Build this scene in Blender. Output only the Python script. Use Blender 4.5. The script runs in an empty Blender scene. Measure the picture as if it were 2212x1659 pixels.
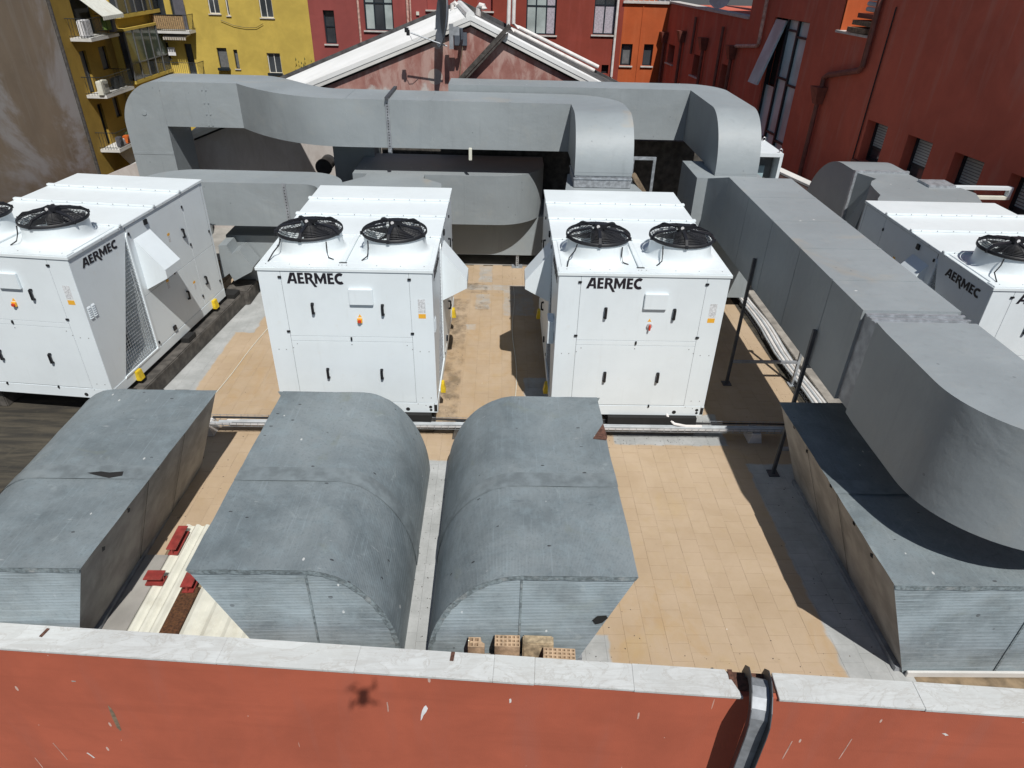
import bpy, bmesh, math, random
from mathutils import Vector, Matrix
random.seed(11)
sc = bpy.context.scene
COL = sc.collection
PI = math.pi
R = math.radians

# ------------------------------------------------------------------ camera, sky, sun, exposure
cam_d = bpy.data.cameras.new('camera')
cam = bpy.data.objects.new('camera', cam_d)
COL.objects.link(cam)
cam.matrix_world = Matrix((( 0.999678, -0.014720, -0.020660, 0.0),
                           (-0.009606,  0.534124, -0.845352, 0.0),
                           ( 0.023478,  0.845278,  0.533811, 5.93257),
                           (0, 0, 0, 1)))
cam_d.sensor_width = 36.0
cam_d.lens = 36.0 * 1468.7526 / 2212.0
cam_d.clip_start = 0.05
cam_d.clip_end = 2000
sc.camera = cam

w = bpy.data.worlds.new('World'); sc.world = w; w.use_nodes = True
nt = w.node_tree; nt.nodes.clear()
sky = nt.nodes.new('ShaderNodeTexSky'); sky.sky_type = 'NISHITA'; sky.sun_disc = False
sky.sun_elevation = R(55.6); sky.sun_rotation = R(162.7)
sky.air_density = 1.0; sky.dust_density = 0.6; sky.ozone_density = 1.2
bg = nt.nodes.new('ShaderNodeBackground'); bg.inputs[1].default_value = 0.064
wo = nt.nodes.new('ShaderNodeOutputWorld')
nt.links.new(sky.outputs[0], bg.inputs[0]); nt.links.new(bg.outputs[0], wo.inputs[0])

sun_d = bpy.data.lights.new('sun', 'SUN'); sun_d.energy = 5.0; sun_d.angle = R(0.53); sun_d.color = (1.0, 0.968, 0.915)
sun = bpy.data.objects.new('sun', sun_d); COL.objects.link(sun)
SUNDIR = Vector((-0.168, 0.539, -0.826)).normalized()
sun.rotation_euler = SUNDIR.to_track_quat('-Z', 'Y').to_euler()
sun.location = (4, -12, 22)

sc.view_settings.view_transform = 'Standard'
try: sc.view_settings.look = 'None'
except Exception: pass
sc.view_settings.exposure = -0.15
sc.view_settings.gamma = 1.0
sc.view_settings.use_curve_mapping = False
sc.render.engine = 'CYCLES'
sc.render.resolution_x = 1024; sc.render.resolution_y = 768

# ------------------------------------------------------------------ materials
MATS = {}
class NB:
    """small node builder"""
    def __init__(s, name):
        s.m = bpy.data.materials.new(name); s.m.use_nodes = True
        s.t = s.m.node_tree; s.n = s.t.nodes; s.l = s.t.links
        s.b = s.n['Principled BSDF']
        MATS[name] = s.m
    def new(s, t, **k):
        x = s.n.new(t)
        for a, v in k.items(): setattr(x, a, v)
        return x
    def put(s, sock, v):
        if hasattr(v, 'is_output'): s.l.new(v, sock)
        else: sock.default_value = v
    def math(s, op, a, b=0.0, clamp=False):
        x = s.new('ShaderNodeMath', operation=op, use_clamp=clamp)
        s.put(x.inputs[0], a); s.put(x.inputs[1], b); return x.outputs[0]
    def mix(s, f, a, b, blend='MIX'):
        x = s.new('ShaderNodeMix', data_type='RGBA', blend_type=blend)
        s.put(x.inputs[0], f)
        s.put(x.inputs[6], a if hasattr(a, 'is_output') else (*a, 1)[:4])
        s.put(x.inputs[7], b if hasattr(b, 'is_output') else (*b, 1)[:4])
        return x.outputs[2]
    def coord(s, kind='pos', scale=(1, 1, 1)):
        if kind == 'pos': o = s.new('ShaderNodeNewGeometry').outputs['Position']
        else: o = s.new('ShaderNodeTexCoord').outputs['Object']
        if scale != (1, 1, 1):
            mp = s.new('ShaderNodeMapping'); mp.inputs['Scale'].default_value = scale
            s.l.new(o, mp.inputs[0]); o = mp.outputs[0]
        return o
    def noise(s, co, scale, detail=4, rough=.55, dist=0.0):
        x = s.new('ShaderNodeTexNoise'); s.l.new(co, x.inputs['Vector'])
        x.inputs['Scale'].default_value = scale; x.inputs['Detail'].default_value = detail
        x.inputs['Roughness'].default_value = rough; x.inputs['Distortion'].default_value = dist
        return x.outputs[0]
    def ramp(s, v, a, b):
        x = s.new('ShaderNodeMapRange', clamp=True, interpolation_type='SMOOTHSTEP')
        s.put(x.inputs[0], v); x.inputs[1].default_value = a; x.inputs[2].default_value = b
        return x.outputs[0]
    def spots(s, co, scale, size, keep=.5):
        x = s.new('ShaderNodeTexVoronoi'); s.l.new(co, x.inputs['Vector']); x.inputs['Scale'].default_value = scale
        d = s.math('LESS_THAN', x.outputs['Distance'], size)
        sep = s.new('ShaderNodeSeparateColor'); s.l.new(x.outputs['Color'], sep.inputs[0])
        k = s.math('LESS_THAN', sep.outputs[0], keep)
        return s.math('MULTIPLY', d, k)
    def bump(s, h, strength=.3, dist=.01):
        x = s.new('ShaderNodeBump'); x.inputs['Strength'].default_value = strength; x.inputs['Distance'].default_value = dist
        s.l.new(h, x.inputs['Height']); s.l.new(x.outputs[0], s.b.inputs['Normal'])
    def done(s, col, rough=.6, metal=0.0, spec=None):
        s.put(s.b.inputs['Base Color'], col if hasattr(col, 'is_output') else (*col, 1)[:4])
        s.put(s.b.inputs['Roughness'], rough); s.b.inputs['Metallic'].default_value = metal
        if spec is not None: s.b.inputs['Specular IOR Level'].default_value = spec
        return s.m

def simple(name, col, rough=.6, metal=0., var=.12, scale=6., kind='pos', bump=0., spec=None, dirt=None):
    b = NB(name); co = b.coord(kind)
    n = b.noise(co, scale, 5)
    dk = tuple(c*(1-var) for c in col); lt = tuple(min(1, c*(1+var)) for c in col)
    c = b.mix(b.ramp(n, .3, .7), dk, lt)
    if dirt:
        d = b.noise(co, scale*.35, 6, .65)
        c = b.mix(b.ramp(d, .5, .78), c, dirt)
    if bump: b.bump(b.noise(co, scale*8, 3), bump, .005)
    return b.done(c, rough, metal, spec)

# white powder-coated sheet
def m_white(name, col):
    b = NB(name); co = b.coord('obj')
    n = b.noise(co, 1.3, 5, .6); f = b.noise(co, 9, 4)
    st = b.noise(b.coord('obj', (6, 6, .7)), 2.2, 4)
    c = b.mix(b.ramp(n, .35, .75), col, tuple(x*.93 for x in col))
    c = b.mix(b.math('MULTIPLY', b.ramp(st, .55, .8), .35), c, (col[0]*.84, col[1]*.84, col[2]*.82))
    c = b.mix(b.math('MULTIPLY', b.ramp(f, .6, .8), .25), c, (.66, .66, .63))
    b.bump(b.noise(co, .9, 2), .05, .02)
    return b.done(c, .38)
m_white('white_sheet', (.735, .80, .835))
m_white('white_roof', (.74, .80, .825))
simple('panel_gap', (.20, .215, .23), .6)
simple('black_plastic', (.012, .013, .016), .45, var=.3)
simple('letter_black', (.012, .010, .016), .5, var=.1)
simple('fan_black', (.011, .012, .016), .55, var=.3)
simple('dark_gap', (.012, .012, .012), .9)
simple('coil_fin', (.09, .10, .115), .55, .3)
simple('yellow_paint', (.66, .47, .02), .5, var=.15, scale=20, dirt=(.45, .33, .05))
simple('orange_label', (.80, .42, .04), .6, var=.05)
simple('label_print', (.60, .62, .64), .6, var=.25, scale=60)
simple('red_knob', (.62, .05, .02), .4)
simple('grey_knob', (.42, .38, .39), .5)
simple('galvanised', (.40, .43, .46), .5, .5, var=.25, scale=14, dirt=(.28, .30, .31))
simple('galv_dull', (.30, .32, .345), .55, .35, var=.2, scale=8)
simple('strut_dark', (.075, .08, .09), .55, .3, var=.2)
simple('screw_metal', (.33, .34, .35), .4, .5)
simple('pvc_white', (.70, .68, .66), .45, var=.1, dirt=(.45, .40, .35))
simple('conduit_grey', (.42, .45, .47), .5, var=.12)
simple('cable_black', (.015, .015, .017), .5)
simple('concrete', (.30, .28, .25), .9, var=.25, scale=4, bump=.4, dirt=(.14, .13, .12))
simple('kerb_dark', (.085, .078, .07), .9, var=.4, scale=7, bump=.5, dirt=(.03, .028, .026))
simple('red_steel', (.25, .035, .03), .6, var=.25, scale=12, bump=.3, dirt=(.20, .07, .05))
simple('rust', (.09, .038, .016), .95, var=.5, scale=40, bump=1.0, dirt=(.16, .075, .025))
simple('rust_plate', (.10, .045, .03), .85, var=.4, scale=30, bump=.4)
simple('sheet_cream', (.66, .66, .58), .55, var=.06, dirt=(.50, .48, .40))
simple('brick_clay', (.44, .31, .20), .9, var=.2, scale=20, bump=.5, dirt=(.20, .15, .10))
simple('brick_dirty', (.36, .28, .18), .95, var=.4, scale=16, bump=.8, dirt=(.06, .05, .04))
simple('wood_old', (.20, .15, .10), .85, var=.35, scale=12, bump=.4)
simple('wood_rot', (.06, .055, .05), .9, var=.4, scale=14, bump=.5)
simple('drone_grey', (.12, .12, .125), .5)
simple('dish_grey', (.085, .10, .125), .5, var=.12)
simple('window_frame', (.012, .020, .028), .45)
simple('frame_white', (.66, .66, .64), .5)
simple('shutter', (.13, .135, .14), .7, var=.15)
simple('curtain', (.40, .37, .42), .85, var=.2, scale=14)
simple('dark_room', (.012, .013, .015), .9)
simple('stone_sill', (.52, .50, .47), .8, var=.12)
simple('awning_cloth', (.62, .64, .60), .85, var=.08, dirt=(.50, .48, .42))
simple('awning_cream', (.52, .48, .42), .85, var=.1)
simple('plant_green', (.05, .085, .03), .8, var=.4, scale=30)
simple('reed_screen', (.36, .24, .12), .9, var=.35, scale=22)
simple('cloth_white', (.72, .72, .73), .8)
simple('cloth_green', (.10, .16, .03), .8)
simple('cloth_orange', (.75, .17, .02), .8)
simple('cloth_grey', (.10, .10, .12), .8)
simple('pipe_brown', (.17, .06, .045), .5, var=.2)
simple('pipe_pink', (.55, .36, .30), .6, var=.3, scale=9, dirt=(.34, .09, .06))
simple('flashing', (.06, .06, .062), .85, var=.4, dirt=(.16, .14, .12))
simple('asphalt', (.06, .06, .06), .95)
simple('chrome', (.55, .55, .55), .25, .9)
simple('blue_panel', (.34, .46, .50), .5)
simple('foil_band', (.34, .36, .38), .42, .35, var=.3, scale=18, bump=.6)

# painted duct insulation
def m_duct(name, col, warm):
    b = NB(name); co = b.coord('pos')
    n = b.noise(co, .55, 6, .62, .4); g = b.noise(co, 3.2, 5, .6); fine = b.noise(co, 26, 3)
    c = b.mix(b.ramp(n, .3, .72), tuple(x*.90 for x in col), tuple(min(1, x*1.09) for x in col))
    c = b.mix(b.math('MULTIPLY', b.ramp(g, .52, .80), .42), c, warm)
    sv = b.noise(b.coord('pos', (7, 7, .55)), 1.6, 4)
    c = b.mix(b.math('MULTIPLY', b.ramp(sv, .54, .8), .35), c, tuple(x*.74 for x in col))
    # soft rusty stain clouds that dried on top
    rs = b.noise(co, .8, 3, .5, 1.0)
    geo = b.new('ShaderNodeNewGeometry'); sp = b.new('ShaderNodeSeparateXYZ'); b.l.new(geo.outputs['Normal'], sp.inputs[0])
    up = b.math('GREATER_THAN', sp.outputs[2], .8)
    c = b.mix(b.math('MULTIPLY', b.math('MULTIPLY', b.ramp(rs, .60, .82), up), .45), c, (.42, .32, .20))
    s1 = b.spots(co, 7, .10, .16); c = b.mix(b.math('MULTIPLY', s1, .55), c, tuple(x*.5 for x in col))
    s2 = b.spots(b.coord('pos', (1, 1.6, 1)), 4.3, .075, .12); c = b.mix(b.math('MULTIPLY', s2, b.math('MULTIPLY', up, .8)), c, (.72, .73, .72))
    h = b.math('ADD', b.math('MULTIPLY', g, .6), b.math('MULTIPLY', fine, .08))
    h = b.math('ADD', h, b.math('MULTIPLY', b.noise(b.coord('pos', (1.2, 1.2, 1.2)), 1.3, 3, .5, .6), 1.1))
    b.bump(h, .30, .04)
    return b.done(c, .55)
m_duct('duct_paint', (.268, .300, .316), (.315, .328, .318))

# old woven-glass covers
def m_cover(name, gain):
    b = NB(name); co = b.coord('pos')
    n = b.noise(co, .9, 7, .68, .6); g = b.noise(co, 5, 6, .7); f = b.noise(co, 34, 4, .7)
    c = b.mix(b.ramp(n, .34, .68), (.128, .155, .168), (.212, .245, .258))
    c = b.mix(b.math('MULTIPLY', b.ramp(g, .45, .75), .6), c, (.21, .262, .285))
    c = b.mix(b.math('MULTIPLY', b.ramp(f, .50, .72), .40), c, (.068, .095, .112))
    gr = b.noise(co, 1.9, 4, .6, .8); c = b.mix(b.math('MULTIPLY', b.ramp(gr, .58, .76), .5), c, (.17, .19, .155))
    s1 = b.spots(b.coord('pos', (1, 2.2, 1.2)), 4.5, .10, .30); c = b.mix(s1, c, (.03, .03, .032))
    s2 = b.spots(b.coord('pos', (1.7, 1, 1)), 3.7, .07, .22); c = b.mix(b.math('MULTIPLY', s2, .8), c, (.60, .61, .60))
    sc_ = b.noise(b.coord('pos', (2, 9, 2)), 2.4, 3, .5, .3); c = b.mix(b.math('MULTIPLY', b.ramp(sc_, .70, .80), .6), c, (.42, .44, .44))
    wv = b.new('ShaderNodeTexWave', wave_type='BANDS', bands_direction='X'); wv.inputs['Scale'].default_value = 24; wv.inputs['Distortion'].default_value = .35
    wz = b.new('ShaderNodeTexWave', wave_type='BANDS', bands_direction='Z'); wz.inputs['Scale'].default_value = 15; wz.inputs['Distortion'].default_value = .6; wz.inputs['Detail'].default_value = 2
    b.l.new(co, wv.inputs['Vector']); b.l.new(co, wz.inputs['Vector'])
    geo = b.new('ShaderNodeNewGeometry'); sp = b.new('ShaderNodeSeparateXYZ'); b.l.new(geo.outputs['Normal'], sp.inputs[0])
    fr = b.math('GREATER_THAN', b.math('ABSOLUTE', sp.outputs[1]), .7)
    wmix = b.math('ADD', b.math('MULTIPLY', wz.outputs[1], fr), b.math('MULTIPLY', wv.outputs[1], b.math('SUBTRACT', 1.0, fr)))
    lines = b.math('MULTIPLY', wmix, b.ramp(b.noise(co, 2.1, 4), .35, .65))
    c = b.mix(b.math('MULTIPLY', lines, b.math('ADD', .20, b.math('MULTIPLY', fr, .55))), c, (.33, .40, .44))
    # frayed glass threads: long pale streaks, level on the ends and along the run on top
    th1 = b.noise(b.coord('pos', (2.0, 2.0, 60)), 1.0, 4, .7); th2 = b.noise(b.coord('pos', (55, 1.6, 6)), 1.0, 4, .7)
    thr = b.math('ADD', b.math('MULTIPLY', b.ramp(th1, .48, .70), fr), b.math('MULTIPLY', b.ramp(th2, .54, .74), b.math('SUBTRACT', 1.0, fr)))
    c = b.mix(b.math('MULTIPLY', thr, b.math('ADD', .30, b.math('MULTIPLY', fr, .35))), c, (.30, .36, .39))
    gp = b.noise(co, 2.6, 6, .7, 1.4); c = b.mix(b.math('MULTIPLY', b.ramp(gp, .60, .70), .45), c, (.30, .345, .355))
    dk_ = b.noise(b.coord('pos', (1,1.4,1)), 3.1, 6, .75, 1.0); c = b.mix(b.math('MULTIPLY', b.ramp(dk_, .60, .74), .45), c, (.055, .072, .082))
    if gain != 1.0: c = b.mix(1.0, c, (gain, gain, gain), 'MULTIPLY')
    h = b.math('ADD', b.math('MULTIPLY', wmix, .25), b.math('ADD', b.math('MULTIPLY', g, .5), b.math('MULTIPLY', f, .25)))
    b.bump(h, .45, .012)
    return b.done(c, .62)
m_cover('cover_weave', 1.0)
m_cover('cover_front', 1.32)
simple('cover_side', (.30, .295, .28), .75, var=.2, scale=3.5, bump=.25, dirt=(.17, .165, .155))
simple('cover_rim', (.18, .22, .235), .6, var=.4, scale=26, bump=.8, dirt=(.36, .38, .38))
simple('cover_band', (.165, .195, .208), .62, var=.2, scale=7, bump=.5, dirt=(.225, .255, .265))

# roof tiles: beige cement with painted-over grey patches (world coordinates)
def m_tiles():
    b = NB('roof_tile'); co = b.coord('pos')
    n = b.noise(co, 1.1, 6, .65, .5); g = b.noise(co, 6, 5); f = b.noise(co, 45, 3)
    c = b.mix(b.ramp(n, .3, .7), (.395, .292, .190), (.46, .352, .246))
    s0 = b.new('ShaderNodeSeparateXYZ'); b.l.new(co, s0.inputs[0])
    ix = b.math('FLOOR', b.math('DIVIDE', b.math('SUBTRACT', s0.outputs[0], 1.352), .2148))
    par = b.math('FLOORED_MODULO', b.math('ADD', ix, 1.0), 2.0)
    iy = b.math('FLOOR', b.math('DIVIDE', b.math('SUBTRACT', b.math('SUBTRACT', s0.outputs[1], 3.72), b.math('MULTIPLY', par, .10525)), .2105))
    cv = b.new('ShaderNodeCombineXYZ'); b.l.new(ix, cv.inputs[0]); b.l.new(iy, cv.inputs[1])
    wn_ = b.new('ShaderNodeTexWhiteNoise'); b.l.new(cv.outputs[0], wn_.inputs['Vector'])
    c = b.mix(.11, c, b.mix(wn_.outputs['Value'], (.33, .25, .16), (.50, .40, .27)))
    c = b.mix(b.math('MULTIPLY', b.ramp(g, .5, .8), .26), c, (.38, .275, .13))
    rs = b.noise(co, .75, 4, .6, 1.2); c = b.mix(b.math('MULTIPLY', b.ramp(rs, .57, .78), .50), c, (.45, .315, .13))
    # distorted position for patch edges
    nv = b.new('ShaderNodeTexNoise'); b.l.new(co, nv.inputs['Vector']); nv.inputs['Scale'].default_value = 5; nv.inputs['Detail'].default_value = 5
    vm = b.new('ShaderNodeVectorMath', operation='MULTIPLY_ADD'); b.l.new(nv.outputs['Color'], vm.inputs[0]); vm.inputs[1].default_value = (.11, .11, 0); b.l.new(co, vm.inputs[2])
    sep = b.new('ShaderNodeSeparateXYZ'); b.l.new(vm.outputs[0], sep.inputs[0]); X, Y = sep.outputs[0], sep.outputs[1]
    def rects(lst):
        tot = None
        for x0, x1, y0, y1 in lst:
            m = b.math('MINIMUM', b.math('MINIMUM', b.math('SUBTRACT', X, x0+.055), b.math('SUBTRACT', x1+.055, X)), b.math('MINIMUM', b.math('SUBTRACT', Y, y0+.055), b.math('SUBTRACT', y1+.055, Y)))
            tot = m if tot is None else b.math('MAXIMUM', tot, m)
        return b.ramp(tot, -.015, .03)
    grey = rects([(1.70, 3.35, 7.80, 8.6), (-1.3, -.45, 3.5, 7.40), (3.47, 5.4, 3.5, 7.40), (.55, 1.18, 3.4, 4.55), (.42, .9, 8.2, 9.6), (-5.6, -4.78, 8.2, 11.4), (-5.6, -4.45, 11.0, 13.2)])
    thin = rects([(-.48, -.18, 12.15, 12.85), (.08, .70, 11.88, 13.1), (-.45, -.15, 13.45, 14.5), (-1.0, .9, 13.05, 13.32), (-.62, -.42, 11.25, 11.5)])
    grey = b.math('MAXIMUM', grey, b.math('MULTIPLY', thin, b.math('ADD', .25, b.math('MULTIPLY', b.ramp(b.noise(co, 4.5, 5, .7), .35, .65), .5))))
    pg = b.mix(b.ramp(b.noise(co, 2.4, 6, .7), .35, .7), (.315, .335, .338), (.43, .45, .455))
    c = b.mix(b.math('MULTIPLY', grey, .93), c, pg)
    # dark wet-looking stains between the machines
    dk = rects([(-.85, -.25, 12.9, 13.4), (-.5, -.2, 12.1, 12.45), (-1.0, -.6, 8.0, 12.6)])
    c = b.mix(b.math('MULTIPLY', dk, b.math('MULTIPLY', b.ramp(b.noise(co, 3.2, 6, .7), .40, .66), .72)), c, (.11, .085, .055))
    grime = b.noise(co, 9, 6, .75); c = b.mix(b.math('MULTIPLY', b.ramp(grime, .60, .78), .30), c, (.20, .15, .10))
    s1 = b.spots(co, 5, .045, .22); c = b.mix(b.math('MULTIPLY', s1, .8), c, (.10, .075, .05))
    s2 = b.spots(co, 3.7, .03, .2); c = b.mix(s2, c, (.66, .64, .58))
    ru = rects([(1.22, 1.60, 3.8, 7.9), (1.5, 2.2, 4.3, 5.4), (-.9, .9, 8.0, 12.9), (3.2, 3.5, 3.8, 5.4), (-4.4, -3.3, 8.6, 10.5)])
    c = b.mix(b.math('MULTIPLY', ru, b.math('MULTIPLY', b.ramp(b.noise(b.coord('pos', (1.6,.7,1)), 1.7, 6, .7, .8), .44, .74), .40)), c, (.40, .25, .10))
    b.bump(b.math('ADD', f, b.math('MULTIPLY', g, .5)), .2, .004)
    return b.done(c, .85)
m_tiles()
simple('tile_joint', (.20, .15, .095), .95, var=.45, scale=5, dirt=(.09, .07, .05))
def m_bit():
    b = NB('bitumen'); co = b.coord('pos', (.5, 4.5, 1)); n = b.noise(co, 1.6, 7, .7, .5); g = b.noise(b.coord('pos'), 5, 5, .6)
    c = b.mix(b.ramp(n, .35, .68), (.026, .024, .020), (.078, .067, .048)); c = b.mix(b.math('MULTIPLY', b.ramp(g, .55, .8), .4), c, (.11, .095, .065))
    b.bump(b.math('ADD', n, b.math('MULTIPLY', g, .4)), .6, .02); b.done(c, .92)
m_bit()
simple('roof_screed', (.30, .29, .27), .95, var=.2, scale=2)

# front wall render (terracotta)
def m_render(name, col, stain, amt=.4, drops=False, patch=None, kind='pos', vs=(1, 1, 1)):
    b = NB(name); co = b.coord(kind)
    n = b.noise(co, .7, 6, .62, .5); g = b.noise(co, 4, 5); f = b.noise(co, 90, 2)
    c = b.mix(b.ramp(n, .3, .72), tuple(x*.88 for x in col), tuple(min(1, x*1.12) for x in col))
    c = b.mix(b.math('MULTIPLY', b.ramp(g, .45, .8), .22), c, tuple(min(1, x*1.25) for x in col))
    sv = b.noise(b.coord(kind, (2.6, 2.6, .35)), 1.2, 5, .6, .3)
    c = b.mix(b.math('MULTIPLY', b.ramp(sv, .48, .74), amt), c, stain)
    if drops:
        d = b.spots(b.coord(kind, (2.6, 1, .9)), 1.9, .065, .35); c = b.mix(b.math('MULTIPLY', d, .8), c, (.60, .48, .42))
        d2 = b.spots(b.coord(kind, (1, 1, 1)), 6.3, .04, .2); c = b.mix(b.math('MULTIPLY', d2, .75), c, (.62, .50, .44))
        sl = b.new('ShaderNodeMapping'); sl.inputs['Rotation'].default_value = (0, R(24), 0); sl.inputs['Scale'].default_value = (9, 1, .55); b.l.new(b.coord(kind), sl.inputs[0])
        d3 = b.spots(sl.outputs[0], 1.3, .06, .14); c = b.mix(b.math('MULTIPLY', d3, .7), c, (.58, .40, .33))
        d4 = b.spots(b.coord(kind, (3.2, 1, 1.0)), 1.15, .06, .14); c = b.mix(b.math('MULTIPLY', d4, .8), c, (.12, .075, .05))
        hz = b.noise(b.coord(kind, (.35, .35, 5)), 1.4, 3); c = b.mix(b.math('MULTIPLY', b.ramp(hz, .5, .75), .28), c, tuple(x*.72 for x in col))
    if patch:
        p = b.noise(co, patch[0], 6, .7, .8); c = b.mix(b.math('MULTIPLY', b.ramp(p, patch[1], patch[1]+.13), patch[3]), c, patch[2])
    b.bump(b.math('ADD', f, b.math('MULTIPLY', g, .6)), .25, .006)
    return b.done(c, .88)
m_render('terracotta', (.40, .098, .052), (.36, .112, .075), .5, drops=True)
m_render('red_render', (.235, .040, .024), (.30, .065, .05), .4)
m_render('red_faded_shade', (.52, .118, .072), (.52, .20, .15), .6)  # faded red, lightened in colour because this building stands in shade
m_render('pink_render', (.270, .062, .055), (.235, .045, .035), .4)
m_render('orange_render', (.42, .085, .020), (.50, .14, .05), .35, patch=(.9, .64, (.50, .33, .22), .6))
def m_gable():
    b = NB('gable_render'); co = b.coord('pos'); sep = b.new('ShaderNodeSeparateXYZ'); b.l.new(co, sep.inputs[0])
    n = b.noise(co, 1.1, 7, .65, .6); g = b.noise(b.coord('pos', (2.2,2.2,.8)), 1.5, 7, .7, .5); f = b.noise(co, 60, 3)
    c = b.mix(b.ramp(n, .3, .7), (.23, .085, .07), (.37, .195, .165))
    c = b.mix(b.math('MULTIPLY', b.ramp(g, .44, .64), .8), c, (.44, .30, .265))
    # limewash worn off lower down: bare pale plaster with a ragged edge
    hgt = b.math('ADD', sep.outputs[2], b.math('MULTIPLY', b.math('SUBTRACT', n, .5), 1.9))
    lo = b.math('SUBTRACT', 1.0, b.ramp(hgt, 3.12, 3.34))
    left = b.math('SUBTRACT', 1.0, b.ramp(b.math('ADD', sep.outputs[0], b.math('MULTIPLY', b.math('SUBTRACT', g, .5), 1.2)), -1.1, -.7))
    c = b.mix(b.math('MULTIPLY', lo, b.math('MAXIMUM', left, .25)), c, b.mix(b.ramp(g, .3, .7), (.40, .36, .335), (.50, .47, .45)))
    p = b.spots(co, 1.3, .22, .35); c = b.mix(b.math('MULTIPLY', p, .75), c, (.45, .40, .36))
    b.bump(b.math('ADD', f, b.math('MULTIPLY', g, .8)), .25, .008)
    b.done(c, .9)
m_gable()
m_render('yellow_render', (.52, .385, .078), (.46, .335, .07), .25)
m_render('yellow_shaded', (.33, .215, .036), (.26, .155, .03), .35)  # front yellow darkened: the side wing's shade is put into the colour
m_render('party_render', (.26, .205, .14), (.32, .285, .235), .6, patch=(.22, .47, (.40, .385, .365), .9))
m_render('white_coat', (.62, .62, .60), (.5, .49, .46), .35)

# veined marble coping
def m_marble():
    b = NB('marble'); co = b.coord('pos', (1, 1.6, 1))
    oi = b.new('ShaderNodeObjectInfo')
    add = b.new('ShaderNodeVectorMath', operation='ADD'); b.l.new(co, add.inputs[0])
    cmb = b.new('ShaderNodeCombineXYZ'); b.l.new(b.math('MULTIPLY', oi.outputs['Random'], 9.0), cmb.inputs[0]); b.l.new(b.math('MULTIPLY', oi.outputs['Random'], 5.0), cmb.inputs[2]); b.l.new(cmb.outputs[0], add.inputs[1])
    v = add.outputs[0]
    n1 = b.noise(v, 1.6, 7, .62, 2.2); n2 = b.noise(v, 7, 6, .7, 1.0)
    ridge = b.math('ABSOLUTE', b.math('SUBTRACT', n1, .5))
    c = b.mix(b.ramp(n1, .35, .7), (.50, .515, .51), (.57, .59, .59))
    c = b.mix(b.math('SUBTRACT', 1.0, b.ramp(ridge, 0.0, .022)), c, (.45, .45, .435))
    c = b.mix(b.math('MULTIPLY', b.ramp(n2, .52, .74), .5), c, (.63, .65, .65))
    c = b.mix(b.math('MULTIPLY', b.ramp(b.noise(v, 22, 4, .7), .60, .72), .4), c, (.38, .38, .36))
    bd = b.noise(b.coord('pos', (1.2, 9, 9)), 1.5, 7, .72, 1.6); c = b.mix(b.math('MULTIPLY', b.ramp(bd, .46, .62), .45), c, (.42, .415, .40))
    gm = b.noise(b.coord('pos'), 1.3, 6, .7); c = b.mix(b.math('MULTIPLY', b.ramp(gm, .50, .72), .35), c, (.40, .39, .36))
    s = b.spots(b.coord('pos'), 9, .06, .14); c = b.mix(b.math('MULTIPLY', s, .85), c, (.11, .11, .11))
    b.bump(b.noise(v, 40, 3), .15, .003)
    return b.done(c, .7)
m_marble()

# corrugated white metal roof
def m_corr():
    b = NB('corrugated_white'); co = b.coord('pos')
    n = b.noise(co, .9, 5, .6)
    c = b.mix(b.ramp(n, .3, .75), (.76, .77, .77), (.66, .67, .66))
    return b.done(c, .5)
m_corr()

def m_glass(name, col, rough=.08):
    b = NB(name); co = b.coord('pos')
    n = b.noise(co, .8, 3); c = b.mix(b.ramp(n, .35, .65), col, tuple(min(1, x*1.5+.01) for x in col))
    b.done(c, rough, 0.0, .8); return b.m
m_glass('glass_dark', (.030, .036, .042))
m_glass('glass_pale', (.30, .35, .345), .2)
m_glass('glass_green', (.055, .075, .062), .12)
m_glass('glass_stair', (.36, .46, .50), .22)  # pale blue-grey diffuse colour stands in for sky reflected in the panes
m_glass('glass_barred', (.36, .40, .40), .3)

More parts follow.
